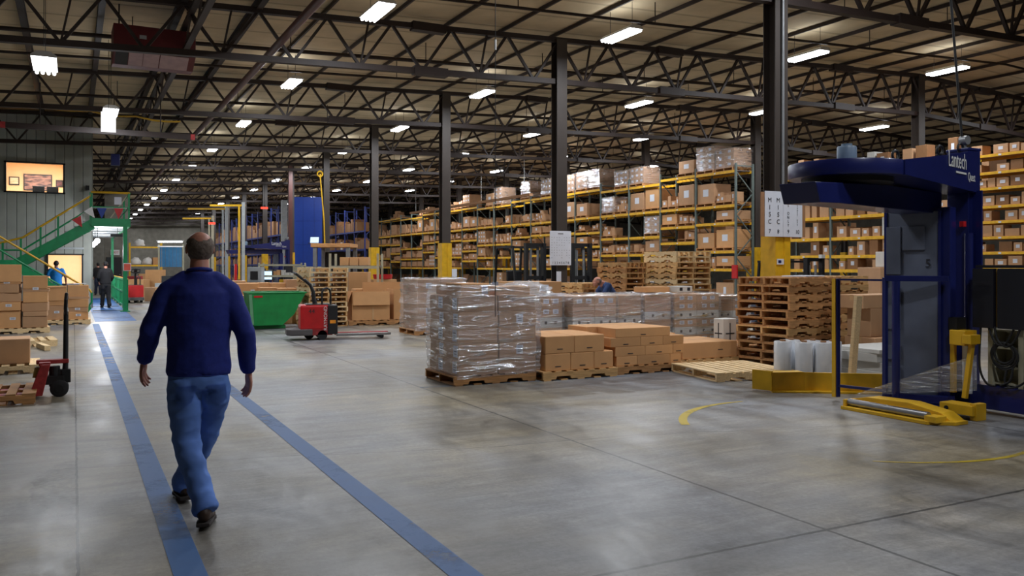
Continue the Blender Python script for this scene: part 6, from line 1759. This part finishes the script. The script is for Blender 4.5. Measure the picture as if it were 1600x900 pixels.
def person(label, loc, rz, J, vox=.012, shirt='sweater', trousers='jeans', skin='skin', hair='greyhair', bald=False, sleeves=1.0, fold=.006, shoes='shoe', hem=.87, hands=True):
    t = thing('person', label, 'person', loc, rz)
    V = {k: Vector(v) for k, v in J.items()}
    sp = V['neck'] - V['hip']
    side = (V['shR'] - V['shL']).normalized()
    # body
    bm = bmesh.new()
    Rh = head(bm, V['head'], J.get('yaw', (0,))[0] if False else 0, 0)
    nk = V['neck']
    chain(bm, [(nk - Vector((0, .005, .05)), .075, .07), (nk + Vector((0, 0, .01)), .058, .06), (lerp(nk, V['head'], .5), .054, .058), (V['head'] + Vector((0, -.012, -.02)), .055, .06)])
    chain(bm, [(V['hip'], .145, .10), (V['hip'] + sp * .3, .135, .09), (V['hip'] + sp * .6, .155, .10), (V['hip'] + sp * .88, .15, .085), (nk - sp.normalized() * .03, .07, .06)], ref=side)
    for s in 'LR':
        chain(bm, [(V['sh' + s], .05, .05), (lerp(V['sh' + s], V['el' + s], .5), .043, .043), (V['el' + s], .036, .038), (lerp(V['el' + s], V['wr' + s], .3), .038, .036), (V['wr' + s], .026, .021)], ref=(0, 1, 0))
        chain(bm, [(V['hip' + s], .08, .085), (lerp(V['hip' + s], V['kn' + s], .5), .07, .072), (V['kn' + s], .052, .055), (lerp(V['kn' + s], V['an' + s], .35), .05, .054), (V['an' + s], .034, .036)])
        an = V['an' + s]
        fd = Vector(J.get('foot' + s, (0, 1, 0))).normalized()
        chain(bm, [(an - Vector((0, 0, .04)) - fd * .03, .028, .03), (an - Vector((0, 0, .055)) + fd * .08, .036, .022)])
        dd = (V['wr' + s] - V['el' + s]).normalized() * .7 + Vector((0, .1, -.5))
        sx = -1 if s == 'L' else 1
        hand(bm, V['wr' + s], dd, side * -sx * .85 + Vector((0, -.45 + .1, 0)), -sx * 1, 1.0, .55)
    fuse('body', bm, skin, min(vox, .0048) if hands else vox, t, 3) if vox < .009 else fuse('body', bm, skin, .0085, t, 2)
    # shirt
    bm = bmesh.new()
    up = sp.normalized()
    hemc = lerp(V['hip'], nk, hem - .85 if False else 0.02)
    chain(bm, [(V['hip'] - up * .0, .188, .135), (V['hip'] + up * .07, .186, .132), (V['hip'] + sp * .3, .18, .128), (V['hip'] + sp * .55, .187, .132), (V['hip'] + sp * .78, .188, .125), (nk - up * .075, .14, .095), (nk - up * .035, .1, .08), (nk - up * .0, .07, .068)], ref=side, round_ends=False)
    for s in 'LR':
        A, B, W_ = V['sh' + s], V['el' + s], V['wr' + s]
        inn = lerp(A, nk, .3)
        if sleeves >= 1:
            chain(bm, [(lerp(A, nk, .62), .055, .05), (inn, .062, .056), (A - Vector((0, 0, .012)), .064, .064), (lerp(A, B, .3), .064, .066), (lerp(A, B, .75), .06, .06), (B, .057, .058), (lerp(B, W_, .4), .055, .055), (lerp(B, W_, .82), .048, .048), (lerp(B, W_, .93), .043, .043)], ref=(0, 1, 0), round_ends=False)
            chain(bm, [(lerp(B, W_, .90), .040, .038), (lerp(B, W_, .99), .037, .035)], ref=(0, 1, 0), round_ends=False)
        else:
            chain(bm, [(inn, .07, .06), (A, .07, .068), (lerp(A, B, .3), .068, .066), (lerp(A, B, .75), .064, .062)], ref=(0, 1, 0), round_ends=False)
    fuse('sweater' if sleeves >= 1 else 'shirt', bm, shirt, vox * 1.4, t, 5, fold, (5, 5, 9), 3.3)
    if sleeves >= 1 and vox < .009:
        bm = bmesh.new(); tube(bm, [V['neck'] + Vector((.068 * math.cos(a * PI / 10), .066 * math.sin(a * PI / 10), .004 + .012 * -math.sin(a * PI / 10))) for a in range(20)], .011, 8, True); obj('collar', bm, shirt, t, smooth=True)
        bm = bmesh.new(); chain(bm, [(V['hip'] - up * .005, .184, .131), (V['hip'] + up * .045, .186, .133)], ref=side, round_ends=False, n=40); obj('hem_rib', bm, shirt, t, smooth=True)
    # trousers
    bm = bmesh.new()
    chain(bm, [(V['hip'] - up * .09, .172, .128), (V['hip'] + up * .0, .172, .122), (V['hip'] + up * .05, .165, .115)], ref=side, round_ends=False)
    for s in 'LR':
        H, K, A = V['hip' + s], V['kn' + s], V['an' + s]
        chain(bm, [(H + Vector((0, 0, .05)), .088, .115), (H - Vector((0, 0, .05)), .096, .118), (lerp(H, K, .35), .094, .1), (lerp(H, K, .7), .082, .086), (K, .074, .078), (lerp(K, A, .4), .07, .075), (lerp(K, A, .8), .066, .07), (lerp(K, A, 1.0) - (A - K).normalized() * .005, .07, .076), (A + (A - K).normalized() * .035, .068, .078)], round_ends=False)
    tr = fuse('trousers', bm, trousers, vox * 1.3, t, 4, fold * 1.5, (7, 7, 12), 8.1)
    if vox < .009:
        from mathutils.bvhtree import BVHTree
        tb = bmesh.new(); tb.from_mesh(tr.data); tree = BVHTree.FromBMesh(tb)
        for sx in (-1, 1):
            bm = bmesh.new(); N = 12
            grid = []
            for i in range(N + 1):
                row = []
                for j in range(N + 1):
                    u_, v_ = i / N * 2 - 1, j / N
                    zz = .055 - v_ * (.125 - .03 * abs(u_))
                    x_ = V['hip'].x + sx * .084 + u_ * (.058 - .008 * v_) + sx * .02 * v_
                    hit = tree.ray_cast(Vector((x_, V['hip'].y - .5, V['hip'].z - .115 + zz)), Vector((0, 1, 0)))[0]
                    row.append(bm.verts.new(hit - Vector((0, .0035, 0)) if hit is not None else (x_, -.13, .8)))
                grid.append(row)
            for i in range(N):
                for j in range(N): bm.faces.new((grid[i][j], grid[i + 1][j], grid[i + 1][j + 1], grid[i][j + 1]))
            bmesh.ops.solidify(bm, geom=bm.faces[:], thickness=.003)
            obj('back_pocket', bm, trousers, tr, smooth=True)
        tb.free()
    # shoes
    for s in 'LR':
        an = V['an' + s]; fd = Vector(J.get('foot' + s, (0, 1, 0))).normalized(); sd = fd.cross(Vector((0, 0, 1))).normalized()
        dn = sd.cross(fd).normalized() * -1
        if dn.z > 0: dn = -dn
        bm = bmesh.new()
        chain(bm, [(an - fd * .055 + dn * .04, .036, .045), (an + fd * .0 + dn * .035, .04, .055), (an + fd * .07 + dn * .055, .044, .042), (an + fd * .14 + dn * .068, .048, .032), (an + fd * .185 + dn * .075, .040, .024)], ref=sd)
        chain(bm, [(an + dn * .0, .042, .045), (an + dn * -.03, .044, .048)], ref=sd)
        sh = fuse('shoe', bm, shoes, .007, t, 3)
        bm = bmesh.new(); prism(bm, [(-.038, -.088), (.038, -.088), (.045, -.02), (.046, .08), (.052, .15), (.035, .215), (-.035, .215), (-.052, .15), (-.046, .08), (-.045, -.02)], .022)
        Rm = Matrix((sd, fd, -dn)).transposed().to_4x4()
        bmesh.ops.transform(bm, matrix=Matrix.Translation(an + dn * .105) @ Rm, verts=bm.verts); obj('sole', bm, 'sole', sh, bevel=.006)
    # hair
    bm = bmesh.new()
    bmesh.ops.create_icosphere(bm, subdivisions=5, radius=1.0)
    for v in bm.verts: v.co = Vector((v.co.x * .0815, v.co.y * .098 - .014, v.co.z * (.09 if v.co.z > 0 else .105) + .018))
    kill = []
    for f in bm.faces:
        c = f.calc_center_median()
        ragged = .008 * noise.noise(c * 60)
        ok = c.y < .015 + (.02 if c.z > .03 else 0) + ragged and c.z > -.075 + ragged + max(0, c.y + .02) * .9
        if not bald: ok = ok or (c.z > .052 + ragged)
        else: ok = ok and c.z < .062 + ragged - max(0, (-.07 - c.y)) * .4
        if abs(c.x) > .066 and -.04 < c.y and c.z < .035: ok = False
        if not ok: kill.append(f)
    bmesh.ops.delete(bm, geom=kill, context='FACES')
    for v in bm.verts:
        q = min(1, max(0, (v.co.z - .02) / .045)); v.co = Vector((v.co.x * (1 - .045 * q), v.co.y * (1 - .05 * q), v.co.z - .002 * q))
    bmesh.ops.transform(bm, matrix=Rh, verts=bm.verts)
    for v in bm.verts: v.co += Vector((noise.noise(v.co * 90), noise.noise(v.co * 90 + Vector((5, 0, 0))), 0)) * .0022
    bmesh.ops.solidify(bm, geom=bm.faces[:], thickness=-.002)
    obj('hair', bm, hair, t, smooth=True)
    return t

MAN = dict(head=(.02, .03, 1.655), neck=(.015, 0, 1.515), shL=(-.155, .035, 1.41), shR=(.185, -.01, 1.405), elL=(-.262, .06, 1.15), elR=(.275, -.07, 1.13), wrL=(-.286, .19, .955), wrR=(.312, .02, .875),
           hip=(.012, 0, .885), hipL=(-.075, 0, .80), hipR=(.10, .01, .80), knL=(-.062, -.03, .47), knR=(.085, .22, .47), anL=(.015, -.24, .125), anR=(-.03, .42, .125), footL=(.25, 1, -.08), footR=(-.05, 1, -.05))
person('man in a navy blue sweater and faded jeans walking away along the walkway', (.675, 5.52, 0), 0, MAN, .008, 'sweater', 'jeans', 'skin', 'greyhair', True, 1.0, .009)
WALK = dict(head=(0, .03, 1.60), neck=(0, 0, 1.46), shL=(-.16, 0, 1.38), shR=(.16, 0, 1.38), elL=(-.24, .02, 1.12), elR=(.24, .04, 1.12), wrL=(-.2, .2, .98), wrR=(.2, .2, .98), hip=(0, 0, .88), hipL=(-.085, 0, .78), hipR=(.085, 0, .78), knL=(-.08, .08, .45), knR=(.09, -.02, .45), anL=(-.1, .12, .12), anR=(.1, -.2, .12))
person('person in black clothes walking away on the blue walkway', (1.04, 34.3, 0), .1, WALK, .013, 'blackcloth', 'blackcloth', 'skin', 'blackhair', False, 1.0, .006, 'black')
person('person in a dark top and jeans far down the blue walkway', (1.13, 49.0, 0), .1, WALK, .016, 'blackcloth', 'darkjeans', 'skin', 'blackhair', False, 1.0, .006, 'black')
STAND = dict(WALK, head=(0, .03, 1.62), neck=(0, 0, 1.48), shL=(-.18, 0, 1.40), shR=(.18, 0, 1.40), elL=(-.29, -.02, 1.12), elR=(.29, -.02, 1.12), wrL=(-.3, .12, .92), wrR=(.3, .12, .92), knL=(-.09, .01, .45), knR=(.09, .01, .45), anL=(-.1, -.02, .12), anR=(.1, -.02, .12))
person('person in a bright blue shirt standing before the lower office window', (-.54, 33.6, 0), 0, STAND, .013, 'bluetee', 'darkjeans', 'skin2', 'blackhair', False, .5, .006, 'black')
BEND = dict(head=(0, .47, 1.19), neck=(0, .33, 1.15), shL=(-.18, .25, 1.11), shR=(.18, .25, 1.11), elL=(-.24, .42, .86), elR=(.24, .42, .86), wrL=(-.15, .64, .80), wrR=(.15, .64, .80), hip=(0, -.02, .70), hipL=(-.09, -.02, .56), hipR=(.09, -.02, .56), knL=(-.12, .34, .46), knR=(.12, .34, .46), anL=(-.11, .08, .12), anR=(.11, .08, .12))
person('balding man in a slate blue shirt bending over behind the wrapped loads', (10.88, 15.85, 0), PI / 2 - .2, BEND, .013, 'slate', 'darkjeans', 'skin', 'greyhair', True, .5, .006, 'black')
